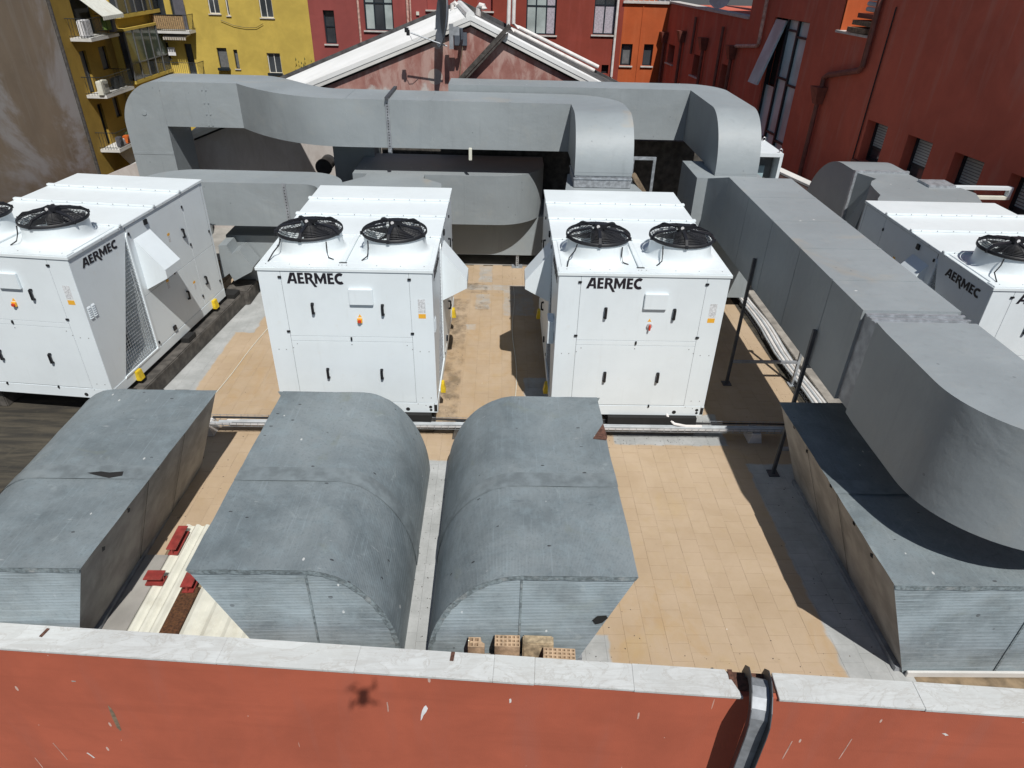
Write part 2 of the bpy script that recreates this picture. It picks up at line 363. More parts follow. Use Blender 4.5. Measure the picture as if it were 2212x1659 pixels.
# ------------------------------------------------------------------ mesh helpers
class MB:
    def __init__(s): s.v = []; s.f = []
    def add(s, vs, fs):
        o = len(s.v); s.v += [tuple(p) for p in vs]; s.f += [tuple(i+o for i in f) for f in fs]; return s
    def box(s, x0, x1, y0, y1, z0, z1):
        return s.add([(x0,y0,z0),(x1,y0,z0),(x1,y1,z0),(x0,y1,z0),(x0,y0,z1),(x1,y0,z1),(x1,y1,z1),(x0,y1,z1)],
                     [(3,2,1,0),(4,5,6,7),(0,1,5,4),(1,2,6,5),(2,3,7,6),(3,0,4,7)])
    def hexa(s, b, t):
        """b, t: four points bottom and top, same order (ccw seen from above)"""
        return s.add(list(b)+list(t), [(3,2,1,0),(4,5,6,7),(0,1,5,4),(1,2,6,5),(2,3,7,6),(3,0,4,7)])
    def prism(s, poly, a0, a1, axis):
        """extrude a 2D polygon along an axis: 'x': poly=(y,z); 'y': poly=(x,z); 'z': poly=(x,y)"""
        n = len(poly)
        def P(p, a): return (a,p[0],p[1]) if axis == 'x' else ((p[0],a,p[1]) if axis == 'y' else (p[0],p[1],a))
        vs = [P(p, a0) for p in poly]+[P(p, a1) for p in poly]
        fs = [tuple(range(n-1,-1,-1)), tuple(range(n,2*n))]+[(i,(i+1)%n,(i+1)%n+n,i+n) for i in range(n)]
        return s.add(vs, fs)
    def cyl(s, c, r, h, n=16, axis='z', r2=None):
        r2 = r if r2 is None else r2; vs = []
        for k, (rr, a) in enumerate(((r,0),(r2,h))):
            for i in range(n):
                t = 2*PI*i/n; u, v = rr*math.cos(t), rr*math.sin(t)
                vs.append((c[0]+u,c[1]+v,c[2]+a) if axis=='z' else ((c[0]+u,c[1]+a,c[2]+v) if axis=='y' else (c[0]+a,c[1]+u,c[2]+v)))
        fs = [tuple(range(n-1,-1,-1)), tuple(range(n,2*n))]+[(i,(i+1)%n,(i+1)%n+n,i+n) for i in range(n)]
        return s.add(vs, fs)
    def bar(s, a, b, wd, ht=None, up=(0,0,1)):
        a, b = Vector(a), Vector(b); ht = ht or wd
        d = (b-a).normalized(); u = Vector(up)
        if abs(d.dot(u)) > .95: u = Vector((0,1,0))
        r = d.cross(u).normalized()*wd/2; t = r.cross(d).normalized()*ht/2
        vs = [a-r-t, a+r-t, a+r+t, a-r+t, b-r-t, b+r-t, b+r+t, b-r+t]
        return s.add(vs, [(0,1,2,3),(7,6,5,4),(0,4,5,1),(1,5,6,2),(2,6,7,3),(3,7,4,0)])
    def tube(s, pts, r, n=8, closed=False):
        pts = [Vector(p) for p in pts]; m = len(pts); rings = []
        for i, p in enumerate(pts):
            if closed: d = pts[(i+1)%m]-pts[i-1]
            else: d = pts[min(i+1,m-1)]-pts[max(i-1,0)]
            d.normalize(); u = Vector((0,0,1)) if abs(d.z) < .9 else Vector((0,1,0))
            a = d.cross(u).normalized(); b = a.cross(d)
            rings.append([p+(a*math.cos(2*PI*k/n)+b*math.sin(2*PI*k/n))*r for k in range(n)])
        vs = [q for g in rings for q in g]; fs = []
        for i in range(m if closed else m-1):
            j = (i+1)%m
            fs += [(i*n+k, i*n+(k+1)%n, j*n+(k+1)%n, j*n+k) for k in range(n)]
        if not closed: fs += [tuple(range(n-1,-1,-1)), tuple((m-1)*n+k for k in range(n))]
        return s.add(vs, fs)
    def lathe(s, c, prof, n=40):
        m = len(prof); vs = []
        for r, z in prof:
            for k in range(n): vs.append((c[0]+r*math.cos(2*PI*k/n), c[1]+r*math.sin(2*PI*k/n), c[2]+z))
        fs = [(i*n+k, i*n+(k+1)%n, (i+1)*n+(k+1)%n, (i+1)*n+k) for i in range(m-1) for k in range(n)]
        return s.add(vs, fs)
    def mesh(s, name):
        me = bpy.data.meshes.new(name); me.from_pydata(s.v, [], s.f); me.validate()
        bm = bmesh.new(); bm.from_mesh(me); bmesh.ops.recalc_face_normals(bm, faces=bm.faces); bm.to_mesh(me); bm.free()
        return me
    def build(s, name, mat, parent=None, bevel=0., smooth=True, kind=None):
        me = s.mesh(name)
        if bevel:
            bm = bmesh.new(); bm.from_mesh(me)
            es = [e for e in bm.edges if len(e.link_faces) == 2 and e.calc_face_angle(0) > R(40)]
            bmesh.ops.bevel(bm, geom=es, offset=bevel, segments=2, affect='EDGES', clamp_overlap=True); bm.to_mesh(me); bm.free()
        if smooth:
            for p in me.polygons: p.use_smooth = True
            try: me.set_sharp_from_angle(angle=R(32))
            except Exception: pass
        me.materials.append(MATS[mat])
        o = bpy.data.objects.new(name, me); COL.objects.link(o)
        if parent: o.parent = parent
        if kind: o['kind'] = kind
        return o

def tag(o, label, cat, group=None):
    o['label'] = label; o['category'] = cat
    if group: o['group'] = group
    return o
def empty(name, loc=(0,0,0), rz=0., label=None, cat=None, group=None):
    o = bpy.data.objects.new(name, None); COL.objects.link(o); o.location = loc; o.rotation_euler = (0,0,rz); o.empty_display_size = .2
    if label: tag(o, label, cat, group)
    return o
def struct(o): o['kind'] = 'structure'; return o
def copy_tree(o, parent=None):
    c = o.copy(); COL.objects.link(c); c.parent = parent
    for ch in list(o.children): copy_tree(ch, c)
    return c
def arc(cx, cy, a, b, t0, t1, n=14):
    return [(cx+a*math.cos(R(t0+(t1-t0)*i/n)), cy+b*math.sin(R(t0+(t1-t0)*i/n))) for i in range(n+1)]
def curve_mesh(loops, name, fn, thick=.003):
    cu = bpy.data.curves.new('tmp', 'CURVE'); cu.dimensions = '2D'; cu.fill_mode = 'BOTH'; cu.extrude = thick/2
    for lp in loops:
        sp = cu.splines.new('POLY'); sp.points.add(len(lp)-1); sp.use_cyclic_u = True
        for i, p in enumerate(lp): sp.points[i].co = (p[0], p[1], 0, 1)
    ob = bpy.data.objects.new('tmp', cu); COL.objects.link(ob)
    dg = bpy.context.evaluated_depsgraph_get(); dg.update()
    me = bpy.data.meshes.new_from_object(ob.evaluated_get(dg)); me.name = name
    bpy.data.objects.remove(ob); bpy.data.curves.remove(cu)
    for v in me.vertices: v.co = fn(v.co)
    return me
def link(name, me, mat, parent=None):
    me.materials.clear(); me.materials.append(MATS[mat])
    o = bpy.data.objects.new(name, me); COL.objects.link(o); o.parent = parent; return o
# ------------------------------------------------------------------ the setting
g = MB().add([(-400,-300,-14),(400,-300,-14),(400,600,-14),(-400,600,-14)], [(0,1,2,3)]).build('ground', 'asphalt'); struct(g)

ROOF = struct(MB().prism([(-10.4,3.86+.0672*10.4),(9.6,3.86-.0672*9.6),(9.6,21.5),(-10.4,21.5)], -.30, -.008, 'z').build('roof_deck', 'tile_joint', smooth=False))
struct(MB().add([(-10.3,4.63,.006),(-4.62,4.22,.006),(-4.62,8.62,.006),(-5.3,9.1,.006),(-10.3,9.4,.006)], [(0,1,2,3,4)]).build('bitumen_sheet', 'bitumen'))
struct(MB().add([(-10.3,14.4,.004),(9.5,14.4,.004),(9.5,21.4,.004),(-10.3,21.4,.004)], [(0,1,2,3)]).build('rear_roof', 'roof_screed'))

# floor tiles in running bond, columns running away from the front wall
PX, PY = .2148, .2105
foot = [(-9,-4.05,4.0,7.3),(-2.3,-1.0,4.3,7.1),(-.62,.75,4.3,7.0),(4.07,9.5,3.9,7.1),(-2.95,-.95,8.2,11.5),(.9,2.85,8.2,11.5),(6.3,9.5,7.9,11.2),(-9,-5.2,8.3,12.2),(-3.85,-2.6,3.6,5.5),(-3.70,-2.6,5.4,5.95)]
cells = []
for i in range(-33, 38):
    x0 = 1.352+(i-7)*PX
    if x0 < -5.75 or x0 > 6.0: continue
    for j in range(0, 54):
        y0 = 3.72+j*PY+(PY/2 if i % 2 else 0)
        if y0 > 14.3 or y0 < 3.90-.0672*x0: continue
        cx, cy = x0+PX/2, y0+PY/2
        if cx < -4.6 and cy < 9.0: continue
        if any(a < cx < b and c < cy < d for a, b, c, d in foot): continue
        cells.append((cx, cy))
def tile_mesh(q):
    b = MB(); h = .1091; hy = .1041; t = .0020
    b.add([(-h+.0025,-hy,-.004),(h-.0025,-hy,-.004),(h-.0025,hy,-.004),(-h+.0025,hy,-.004),(-h+.0025,-hy,t),(h-.0025,-hy,t),(h-.0025,hy,t),(-h+.0025,hy,t)], [(4,5,6,7),(0,1,5,4),(1,2,6,5),(2,3,7,6),(3,0,4,7)])
    me = b.mesh('tile'); me.materials.append(MATS['roof_tile']); return me
tm = tile_mesh(0)
def vis(c):
    x, y = c
    if y < 4.02-.067*x: return 99
    if -2.75 < x < -.9 and y < 9.5: return 60+y
    if -.66 < x < 1.25 and y < 9.2: return 60+y
    if x < -3.55 and y < 7.4: return 60+y
    if x > 3.6 and y < 7.2: return 55+y
    if x > 4.2: return 50+y
    return math.hypot(x, y)
cells.sort(key=vis)
for cx, cy in cells[:300]:
    o = bpy.data.objects.new('tile', tm); COL.objects.link(o); o.parent = ROOF
    o.location = (cx, cy, random.uniform(-.0012, .0012)); o.rotation_euler = (random.uniform(-.004,.004), random.uniform(-.004,.004), random.uniform(-.004,.004))
b = MB()
for cx, cy in cells[300:]:
    h, hy, t = .1066, .1041, .0020+random.uniform(-.0008, .0008)
    b.add([(cx-h,cy-hy,-.004),(cx+h,cy-hy,-.004),(cx+h,cy+hy,-.004),(cx-h,cy+hy,-.004),(cx-h,cy-hy,t),(cx+h,cy-hy,t),(cx+h,cy+hy,t),(cx-h,cy+hy,t)], [(4,5,6,7),(0,1,5,4),(1,2,6,5),(2,3,7,6),(3,0,4,7)])
b.build('tiles', 'roof_tile', ROOF, smooth=False, kind='stuff')

# front wall with marble coping; it runs 3.87 degrees off the tile grid
th = math.atan(-.0672)
PW = empty('parapet_wall', (0, 3.684, 0), th, 'long terracotta red front wall topped with pale veined marble coping', 'wall')
MB().box(-14, 14, .03, .245, -14, .468).build('wall_face', 'terracotta', PW, smooth=False)
joints = [-14.0,-11.6,-9.2,-7.1,-4.9,-2.50,-1.25,-.01,.36,1.24,2.13,2.50,3.75,5.6,7.6,9.6,11.6,14]
for a, c in zip(joints[:-1], joints[1:]):
    if abs(a-2.13) < .01: continue                       # the gap where the steel rail passes
    y0 = random.uniform(-.004, .004); e = .0009
    if abs(a-1.24) < .01:
        q = MB().prism([(a+e,y0),(2.19,y0),(2.08,.268),(a+e,.268)], .470, .5, 'z').build('coping_slab', 'marble', PW, bevel=.003)
    else:
        q = MB().box(a+e, c-e, y0, .268+random.uniform(-.003,.003), .470, .5+random.uniform(-.001,.001)).build('coping_slab', 'marble', PW, bevel=.003)
MB().box(2.09, 2.49, .08, .26, .470, .482).build('mortar_bed', 'rust_plate', PW)
# rusty steel plates left lying on the coping
def plate(x, y, rz, sx, sy, label):
    o = MB().box(-sx/2, sx/2, -sy/2, sy/2, 0, .006).build('rusty_plate', 'rust_plate', bevel=.001)
    o.location = (x, y, .5015); o.rotation_euler = (0,0,rz); tag(o, label, 'metal plate', 'rusty plates on the coping')
plate(-4.18, 4.15, R(-14), .030, .095, 'rusty metal plate on the coping below the leftmost grey duct cover')
plate(-.379, 3.925, R(-6), .035, .095, 'rusty metal plate on the coping left of the clay bricks')
plate(2.13, 3.757, R(-4), .042, .10, 'rusty metal plate on the coping beside the bent steel rail')

# bent galvanised channel rail hooked over the wall
RL = empty('steel_rail', (2.30, 3.52, .5), R(-12), 'bent galvanised steel channel rail hooked over the front wall', 'steel rail')
def chan(path, wd, lip, name, mat, parent, flr):
    # path in local (y,z); channel floor + two side flanges
    b = MB()
    for k in range(len(path)-1):
        (ya,za,na),(yb,zb,nb) = path[k], path[k+1]
        A = Vector((0,ya,za)); Bp = Vector((0,yb,zb)); NA = Vector((0,na[0],na[1])); NBv = Vector((0,nb[0],nb[1]))
        for x0, x1, h0, h1 in flr:
            X0 = Vector((x0,0,0)); X1 = Vector((x1,0,0))
            b.add([A+X0+NA*h0, A+X1+NA*h0, A+X1+NA*h1, A+X0+NA*h1, Bp+X0+NBv*h0, Bp+X1+NBv*h0, Bp+X1+NBv*h1, Bp+X0+NBv*h1],
                  [(0,1,2,3),(7,6,5,4),(0,4,5,1),(1,5,6,2),(2,6,7,3),(3,7,4,0)])
    return b.build(name, mat, parent)
path = [(.235,.40,(.96,.28)),(.21,.52,(.85,.53)),(.14,.60,(.55,.83)),(.05,.625,(.1,.99)),(-.04,.60,(-.35,.94)),(-.11,.54,(-.72,.69)),(-.15,.46,(-.93,.36)),(-.155,.36,(-1,0)),(-.15,-.2,(-1,0)),(-.14,-13.0,(-1,0))]
path = [(y, z-.52, n) for y, z, n in path]
chan(path, .11, .05, 'channel_floor', 'galv_dull', RL, [(-.080,.080,0,.007)])
chan(path, .11, .05, 'flange', 'strut_dark', RL, [(-.088,-.080,-.002,.095)])
chan(path, .11, .05, 'flange', 'strut_dark', RL, [(.080,.088,-.002,.095)])

# left roof edge wall
LP = empty('side_parapet', (0,0,0), 0, 'low red roof-edge wall with white coping beside the tall stained wall', 'wall')
MB().box(-10.75, -10.46, 9.0, 20.9, -14, .44).build('wall_face', 'terracotta', LP, smooth=False)
for k in range(6): MB().box(-10.8, -10.40, 9+2*k+.004, 11+2*k-.004, .442, .50).build('coping_slab', 'marble', LP, bevel=.004)
# right roof edge wall
RPp = empty('edge_parapet', (7.98, 18.3, 0), R(14.5), 'low white roof-edge wall behind the long right-hand duct', 'wall')
MB().box(-.05, .16, -3.4, 3.8, 0, .93).build('wall_face', 'gable_render', RPp, smooth=False)
for k in range(4): MB().box(-.09, .20, -3.4+1.8*k+.004, -1.6+1.8*k-.004, .97, 1.03).build('coping_slab', 'white_coat', RPp, bevel=.004)

# ------------------------------------------------------------------ far buildings
def wl_frame(P0, ang):
    """wall-local: s along the wall, n outward, z"""
    d = Vector((math.cos(ang), math.sin(ang), 0)); n = Vector((math.sin(ang), -math.cos(ang), 0)); P = Vector(P0)
    return lambda s, z, o=0.: P+d*s+n*o+Vector((0,0,z))
def wbox(b, W, s0, s1, z0, z1, o0, o1):
    b.hexa([W(s0,z0,o1),W(s1,z0,o1),W(s1,z0,o0),W(s0,z0,o0)], [W(s0,z1,o1),W(s1,z1,o1),W(s1,z1,o0),W(s0,z1,o0)]); return b
def wall_with_holes(b, W, s0, s1, z0, z1, holes, depth=.3):
    """front skin with rectangular holes and reveals"""
    ss = sorted({s0, s1, *[h[0] for h in holes], *[h[1] for h in holes]}); zs = sorted({z0, z1, *[h[2] for h in holes], *[h[3] for h in holes]})
    for i in range(len(ss)-1):
        for j in range(len(zs)-1):
            a, c, d, e = ss[i], ss[i+1], zs[j], zs[j+1]; ms, mz = (a+c)/2, (d+e)/2
            if any(h[0] < ms < h[1] and h[2] < mz < h[3] for h in holes): continue
            b.add([W(a,d),W(c,d),W(c,e),W(a,e)], [(0,1,2,3)])
    for h in holes:
        a, c, d, e = h
        b.add([W(a,d),W(c,d),W(c,e),W(a,e),W(a,d,-depth),W(c,d,-depth),W(c,e,-depth),W(a,e,-depth)], [(0,1,5,4),(1,2,6,5),(2,3,7,6),(3,0,4,7)])
def window(parent, W, s0, s1, z0, z1, o=-.16, fr='window_frame', gl='glass_dark', mull=(), trans=(), sill=True, fw=.06, name='window', back=True, sillmat='stone_sill'):
    b = MB()
    for (a, c, d, e) in ((s0,s0+fw,z0,z1),(s1-fw,s1,z0,z1),(s0+fw,s1-fw,z0,z0+fw),(s0+fw,s1-fw,z1-fw,z1)): wbox(b, W, a, c, d, e, o-.05, o+.02)
    for m in mull: wbox(b, W, m-fw*.45, m+fw*.45, z0+fw, z1-fw, o-.045, o+.015)
    for t in trans: wbox(b, W, s0+fw, s1-fw, t-fw*.4, t+fw*.4, o-.046, o+.012)
    f = b.build(name, fr, parent, smooth=False)
    cuts_s = [s0+fw, *[m for m in mull], s1-fw]; cuts_z = [z0+fw, *[t for t in trans], z1-fw]
    gs = gl if isinstance(gl, (list, tuple)) else [gl]; k = 0
    for j in range(len(cuts_z)-1):
        for i in range(len(cuts_s)-1):
            p = MB(); wbox(p, W, cuts_s[i]-.005, cuts_s[i+1]+.005, cuts_z[j]-.005, cuts_z[j+1]+.005, o-.03, o-.018)
            p.build('pane', gs[k % len(gs)], f, smooth=False); k += 1
    if sill: wbox(MB(), W, s0-.07, s1+.07, z0-.06, z0-.002, -.25, .07).build('sill', sillmat, f, smooth=False)
    return f

# --- gable house behind the ducts
GH = empty('gable_house', (-.688, 16.5, 0), 0, 'faded pink gabled house with white corrugated roof behind the grey ducts', 'house')
G = lambda x, y, z: (x+.688, y-16.5, z)
b = MB(); poly = [(-9.6,0),(2.75,0),(2.75,3.227),(-.701,4.713),(-6.94,2.225),(-9.6,1.17)]
b.prism([(x+.688, z) for x, z in poly], 0, .3, 'y').build('wall', 'gable_render', GH, smooth=False)
def roof_sheet(name, f0, f1, b0, b1, n, amp, mat, thick=.07):
    """corrugated sheet between front edge f0-f1 and back edge b0-b1 (eave to ridge)"""
    f0, f1, b0, b1 = map(Vector, (f0,f1,b0,b1)); vs = []; m = MB(); fs = []
    for i in range(n+1):
        t = i/n; P, Q = f0.lerp(b0, t), f1.lerp(b1, t); dz = Vector((0,0,amp*(1 if i % 4 in (0,1) else 0)))
        vs += [P+dz, Q+dz]
    for i in range(n): fs.append((2*i, 2*i+1, 2*i+3, 2*i+2))
    o = len(vs); vs += [v-Vector((0,0,thick+amp)) for v in vs[:2]]+[v-Vector((0,0,thick+amp)) for v in vs[-2:]]
    fs += [(0,o,o+1,1), (2*n,2*n+1,o+3,o+2), (0,2*n,o+2,o), (1,o+1,o+3,2*n+1), (o,o+2,o+3,o+1)]
    return m.add(vs, fs).build(name, mat, GH, smooth=False)
roof_sheet('roof_sheet', G(-7.137,16.382,2.31), G(-0.701,16.382,4.798), G(-7.595,20.049,2.258), G(-1.126,20.049,4.798), 96, .022, 'corrugated_white')
roof_sheet('roof_sheet', G(2.946,16.382,3.214), G(-0.694,16.382,4.798), G(3.536,17.744,2.867), G(-0.851,17.744,4.798), 36, .022, 'corrugated_white')
roof_sheet('rear_roof', G(3.536,17.751,2.847), G(-0.851,17.751,4.779), G(4.321,20.049,2.506), G(-1.126,20.049,4.779), 40, .03, 'flashing')
# white fascia boards following the rake
def slope_bar(a, c, h, y0, y1, mat, name):
    (xa,za),(xc,zc) = a, c
    MB().hexa([G(xa,y0,za-h),G(xc,y0,zc-h),G(xc,y1,zc-h),G(xa,y1,za-h)], [G(xa,y0,za),G(xc,y0,zc),G(xc,y1,zc),G(xa,y1,za)]).build(name, mat, GH, smooth=False)
slope_bar((-7.137,2.251),(-0.701,4.742), 0.098, 16.395, 16.493, 'white_coat', 'fascia')
slope_bar((-0.697,4.742),(2.946,3.155), 0.098, 16.395, 16.493, 'white_coat', 'fascia')
slope_bar((-7.137,2.143),(-0.701,4.638), 0.039, 16.448, 16.493, 'dark_gap', 'soffit')
slope_bar((-0.697,4.638),(2.946,3.05), 0.039, 16.448, 16.493, 'dark_gap', 'soffit')
MB().tube([G(-0.701,16.389,4.811), G(-1.126,20.036,4.811)], .10, 10).build('ridge_cap', 'corrugated_white', GH)
# dark flashing along the back of the left roof
MB().hexa([G(-7.595,19.97,2.212),G(-1.126,19.97,4.752),G(-1.126,20.134,4.752),G(-7.595,20.134,2.212)], [G(-7.595,19.97,2.376),G(-1.126,19.97,4.903),G(-1.126,20.134,4.903),G(-7.595,20.134,2.376)]).build('flashing', 'flashing', GH, smooth=False)
MB().hexa([G(-1.12,19.97,4.733),G(4.583,19.97,2.31),G(4.583,20.134,2.31),G(-1.12,20.134,4.733)], [G(-1.12,19.97,4.916),G(4.583,19.97,2.454),G(4.583,20.134,2.454),G(-1.12,20.134,4.916)]).build('flashing', 'flashing', GH, smooth=False)
MB().tube([G(-0.642,18.988,4.471), G(-0.602,18.988,4.811), G(-0.563,18.955,4.864), G(-0.485,18.923,4.851), G(-0.458,18.91,4.785)], .07, 10).build('vent_pipe', 'pvc_white', GH)
MB().tube([G(-1.277,19.381,4.667), G(-1.277,19.381,4.851), G(-1.218,19.381,4.89), G(-1.165,19.381,4.837)], .05, 8).build('vent_pipe', 'pvc_white', GH)
# anchor plate and old beam on the gable
tag(MB().box(-1.054, -0.779, 16.43, 16.495, 4.229, 4.49).build('anchor_plate', 'dish_grey', bevel=.01), 'square blue-grey steel plate bolted to the pink gable', 'metal plate')
BE = MB(); BE.bar((0.144, 16.356, 4.654), (-1.015, 16.402, 3.489), .10, .09); BE.bar((0.105, 16.33, 4.504), (-0.851, 16.356, 3.541), .05, .035)
tag(BE.build('timber_beam', 'wood_rot'), 'rotten dark timber beam leaning diagonally across the pink gable', 'beam')
MB().tube([G(-0.884, 16.448, 4.667),G(-0.871, 16.454, 4.274),G(-0.93, 16.454, 3.816),G(-0.982, 16.461, 3.096)], .009, 6).build('cable', 'wood_old', GH)

# --- satellite dish on the gable, seen edge-on
SD = empty('satellite_dish', (-0.917, 16.435, 4.405), 0, 'large dark satellite dish seen edge-on in front of the pink gable', 'satellite dish')
SD.scale = (.6548,)*3
b = MB(); n = 40; prof = [(0,0),(.25,.012),(.5,.05),(.72,.11),(.86,.165),(.88,.17)]
ax = Vector((-.955,-.27,.12)).normalized(); u = ax.cross(Vector((0,0,1))).normalized(); v = u.cross(ax).normalized(); c0 = Vector((-.42,-.62,.60))
vs = []; fs = []
for r, h in prof:
    for k in range(n): vs.append(c0+ax*h+u*r*math.cos(2*PI*k/n)*.92+v*r*math.sin(2*PI*k/n))
m = len(prof)
fs = [(i*n+k, i*n+(k+1)%n, (i+1)*n+(k+1)%n, (i+1)*n+k) for i in range(m-1) for k in range(n)]
o = len(vs); vs2 = [p-ax*.03 for p in vs]; fs2 = [tuple(i+o for i in reversed(f)) for f in fs]
rim = [((m-1)*n+k, (m-1)*n+(k+1)%n, o+(m-1)*n+(k+1)%n, o+(m-1)*n+k) for k in range(n)]
b.add(vs+vs2, fs+fs2+rim).build('reflector', 'dish_grey', SD)
rb = MB(); rb.box(-.33,-.20,-.66,-.54,-.30,.42); rb.box(-.20,.0,-.66,-.54,.10,.34); rb.build('back_bracket', 'galv_dull', SD)
MB().tube([(.05,-.58,.30),(.06,-.52,.0),(.03,-.3,-.18),(0,-.02,-.22)], .055, 10).build('mast_arm', 'dish_grey', SD)
MB().tube([(-.40,-.66,-.22),(-1.55,-.82,.16)], .022, 8).build('feed_arm', 'galvanised', SD)
fb = MB(); fb.cyl((-1.62,-.84,.08), .055, .16, 12); fb.box(-1.72,-1.60,-.9,-.78,.17,.30); fb.build('receiver_head', 'black_plastic', SD)
MB().tube([(-1.55,-.84,.06),(-1.50,-.84,-.06),(-1.38,-.82,-.08),(-1.2,-.78,.02)], .010, 6).build('cable', 'conduit_grey', SD)

# --- red apartment building facing us
RB = empty('red_building', (0,35.1,-14), 0, 'dark red rendered apartment building with dark framed windows behind the gable', 'building')
Wr = wl_frame((0,0,14), 0)
holesP = [(-8.18,-7.68,2.24,3.61),(-6.31,-5.0,2.84,4.75),(-3.46,-2.80,3.74,5.2)]
holesR = [(-1.19,-.49,3.74,5.2),(1.04,2.41,2.83,4.95),(4.12,5.14,2.90,4.95),(4.67,5.0,1.25,1.64)]
b = MB(); wall_with_holes(b, Wr, -8.81, -1.75, -14, 9, holesP); b.build('wall', 'pink_render', RB, smooth=False)
b = MB(); wall_with_holes(b, Wr, -1.75, 5.47, -14, 9, holesR); b.build('wall', 'red_render', RB, smooth=False)
b = MB(); wall_with_holes(b, Wr, 5.47, 7.60, -14, 4.20, [(5.52,6.04,1.63,2.55),(6.57,7.01,1.64,2.56)]); b.build('wall', 'orange_render', RB, smooth=False)
MB().box(-8.80, 5.46, .32, 12, 0, 23).build('core', 'pink_render', RB, smooth=False)
MB().box(5.46, 7.6, .32, 12, 0, 18.18).build('core', 'orange_render', RB, smooth=False)
window(RB, Wr, -8.18, -7.68, 2.24, 3.61, trans=(2.95,), gl=['glass_dark'])
window(RB, Wr, -6.31, -5.0, 2.84, 4.75, mull=(-5.86,-5.42), trans=(3.94,), gl=['glass_pale','glass_dark','glass_pale'])
window(RB, Wr, 1.04, 2.41, 2.83, 4.95, mull=(1.50,1.97), trans=(4.0,), gl=['glass_pale','glass_pale','curtain'])
window(RB, Wr, 4.12, 5.14, 2.90, 4.95, mull=(4.63,), trans=(4.10,), gl=['curtain','curtain','glass_dark','glass_dark'])
window(RB, Wr, 5.56, 6.04, 1.63, 2.55, gl='shutter', fw=.07)
window(RB, Wr, 6.57, 7.01, 1.64, 2.56, gl='glass_dark', fw=.05)
for a, c in ((-3.46,-2.80),(-1.19,-.49)):
    f = MB(); wbox(f, Wr, a, c, 3.74, 5.2, -.30, -.27); f.build('niche', 'pink_render', RB, smooth=False)
    f = MB(); wbox(f, Wr, a-.06, c+.06, 3.68, 3.738, -.2, .08); f.build('sill', 'stone_sill', RB, smooth=False)
f = MB(); wbox(f, Wr, 4.67, 5.0, 1.25, 1.64, -.3, -.2); f.build('vent', 'dark_room', RB, smooth=False)
for s, z0, mt, r in ((-6.55,2.05,'pipe_pink',.05),(-4.335,2.95,'pipe_pink',.06),(-4.20,2.95,'pipe_pink',.04),(5.16,1.05,'pvc_white',.06)):
    MB().tube([Wr(s,6,.07),Wr(s,z0+.1,.07),Wr(s+.03,z0,.12)], r, 8).build('downpipe', mt, RB)
f = MB(); wbox(f, Wr, -3.95, -3.82, 3.51, 3.65, 0, .06); f.build('junction_box', 'sheet_cream', RB, smooth=False)
f = MB(); wbox(f, Wr, 6.33, 6.36, .5, 4.2, 0, .03); f.build('pipe_chase', 'orange_render', RB, smooth=False)
f = MB(); wbox(f, Wr, 5.40, 7.66, 4.205, 4.30, -.3, .10); f.build('terrace_coping', 'stone_sill', RB, smooth=False)
for k in range(9): MB().tube([Wr(5.6+.24*k,4.3,0),Wr(5.6+.24*k,5.3,0)], .018, 6).build('baluster', 'conduit_grey', RB)
MB().tube([Wr(5.5,5.3,0),Wr(7.55,5.3,0)], .025, 6).build('handrail', 'conduit_grey', RB)
# cement flashing where the pipes come down
tagp = MB(); tagp.tube([(0.275, 19.905, 6.108),(0.262, 19.872, 4.418),(0.406, 19.839, 4.34),(2.554, 19.839, 3.449)], .05, 10)
tag(tagp.build('white_pipe', 'pvc_white'), 'upper of two white pipes running down along the right roof edge', 'pipe', 'white pipes along the gable roof')
tagp = MB(); tagp.tube([(0.157, 19.774, 6.108),(0.131, 19.741, 4.373),(0.288, 19.708, 4.274),(2.436, 19.708, 3.371)], .05, 10)
tag(tagp.build('white_pipe', 'pvc_white'), 'lower of two white pipes running down along the right roof edge', 'pipe', 'white pipes along the gable roof')

# --- right-hand red building in shade, 6 degrees off the grid
RW = empty('shaded_red_building', (7.546,35.1,-14), 0, 'dark red building on the right in shade with tall stair window and pipes', 'building')
ang = math.atan2(-math.cos(R(6)), math.sin(R(6)))
Ws = wl_frame((0,0,14), ang)
small = [(.55,1.40,1.89,2.65),(3.96,4.95,1.83,2.62),(7.05,7.95,1.60,2.64)]
near = [(17.05,17.92,1.60,2.60),(18.75,19.65,1.60,2.60),(20.40,21.30,1.60,2.60),(22.05,22.95,1.60,2.60)]
b = MB(); wall_with_holes(b, Ws, 0, 8.75, -14, 4.24, small, .35); b.build('wall', 'red_faded_shade', RW, smooth=False)
b = MB(); wall_with_holes(b, Ws, 8.75, 14.62, -14, 12, [(10.66,12.98,-.4,4.46)], .30); b.build('wall', 'red_faded_shade', RW, smooth=False)
b = MB(); wall_with_holes(b, Ws, 14.62, 16.10, -14, 4.36, []); b.build('wall', 'red_faded_shade', RW, smooth=False)
b = MB(); wall_with_holes(b, Ws, 16.10, 30.0, -14, 6.2, near, .35); b.build('wall', 'red_faded_shade', RW, smooth=False)
b = MB(); wbox(b, Ws, 0, 8.75, -14, 4.2, -9, -.36); b.build('core', 'red_faded_shade', RW, smooth=False)
b = MB(); wbox(b, Ws, 8.75, 14.62, -14, 12, -9, -.36); wbox(b, Ws, 16.1, 30, -14, 6.18, -9, -.36); wbox(b, Ws, 14.62, 16.1, -14, 4.34, -9, -.36); b.build('core', 'red_faded_shade', RW, smooth=False)
b = MB(); wbox(b, Ws, 14.625, 14.66, 4.36, 12, -8.9, -.02); b.build('recess_wall', 'orange_render', RW, smooth=False)
b = MB(); wbox(b, Ws, 14.58, 16.14, 4.362, 4.42, -.4, .08); b.build('sill', 'stone_sill', RW, smooth=False)
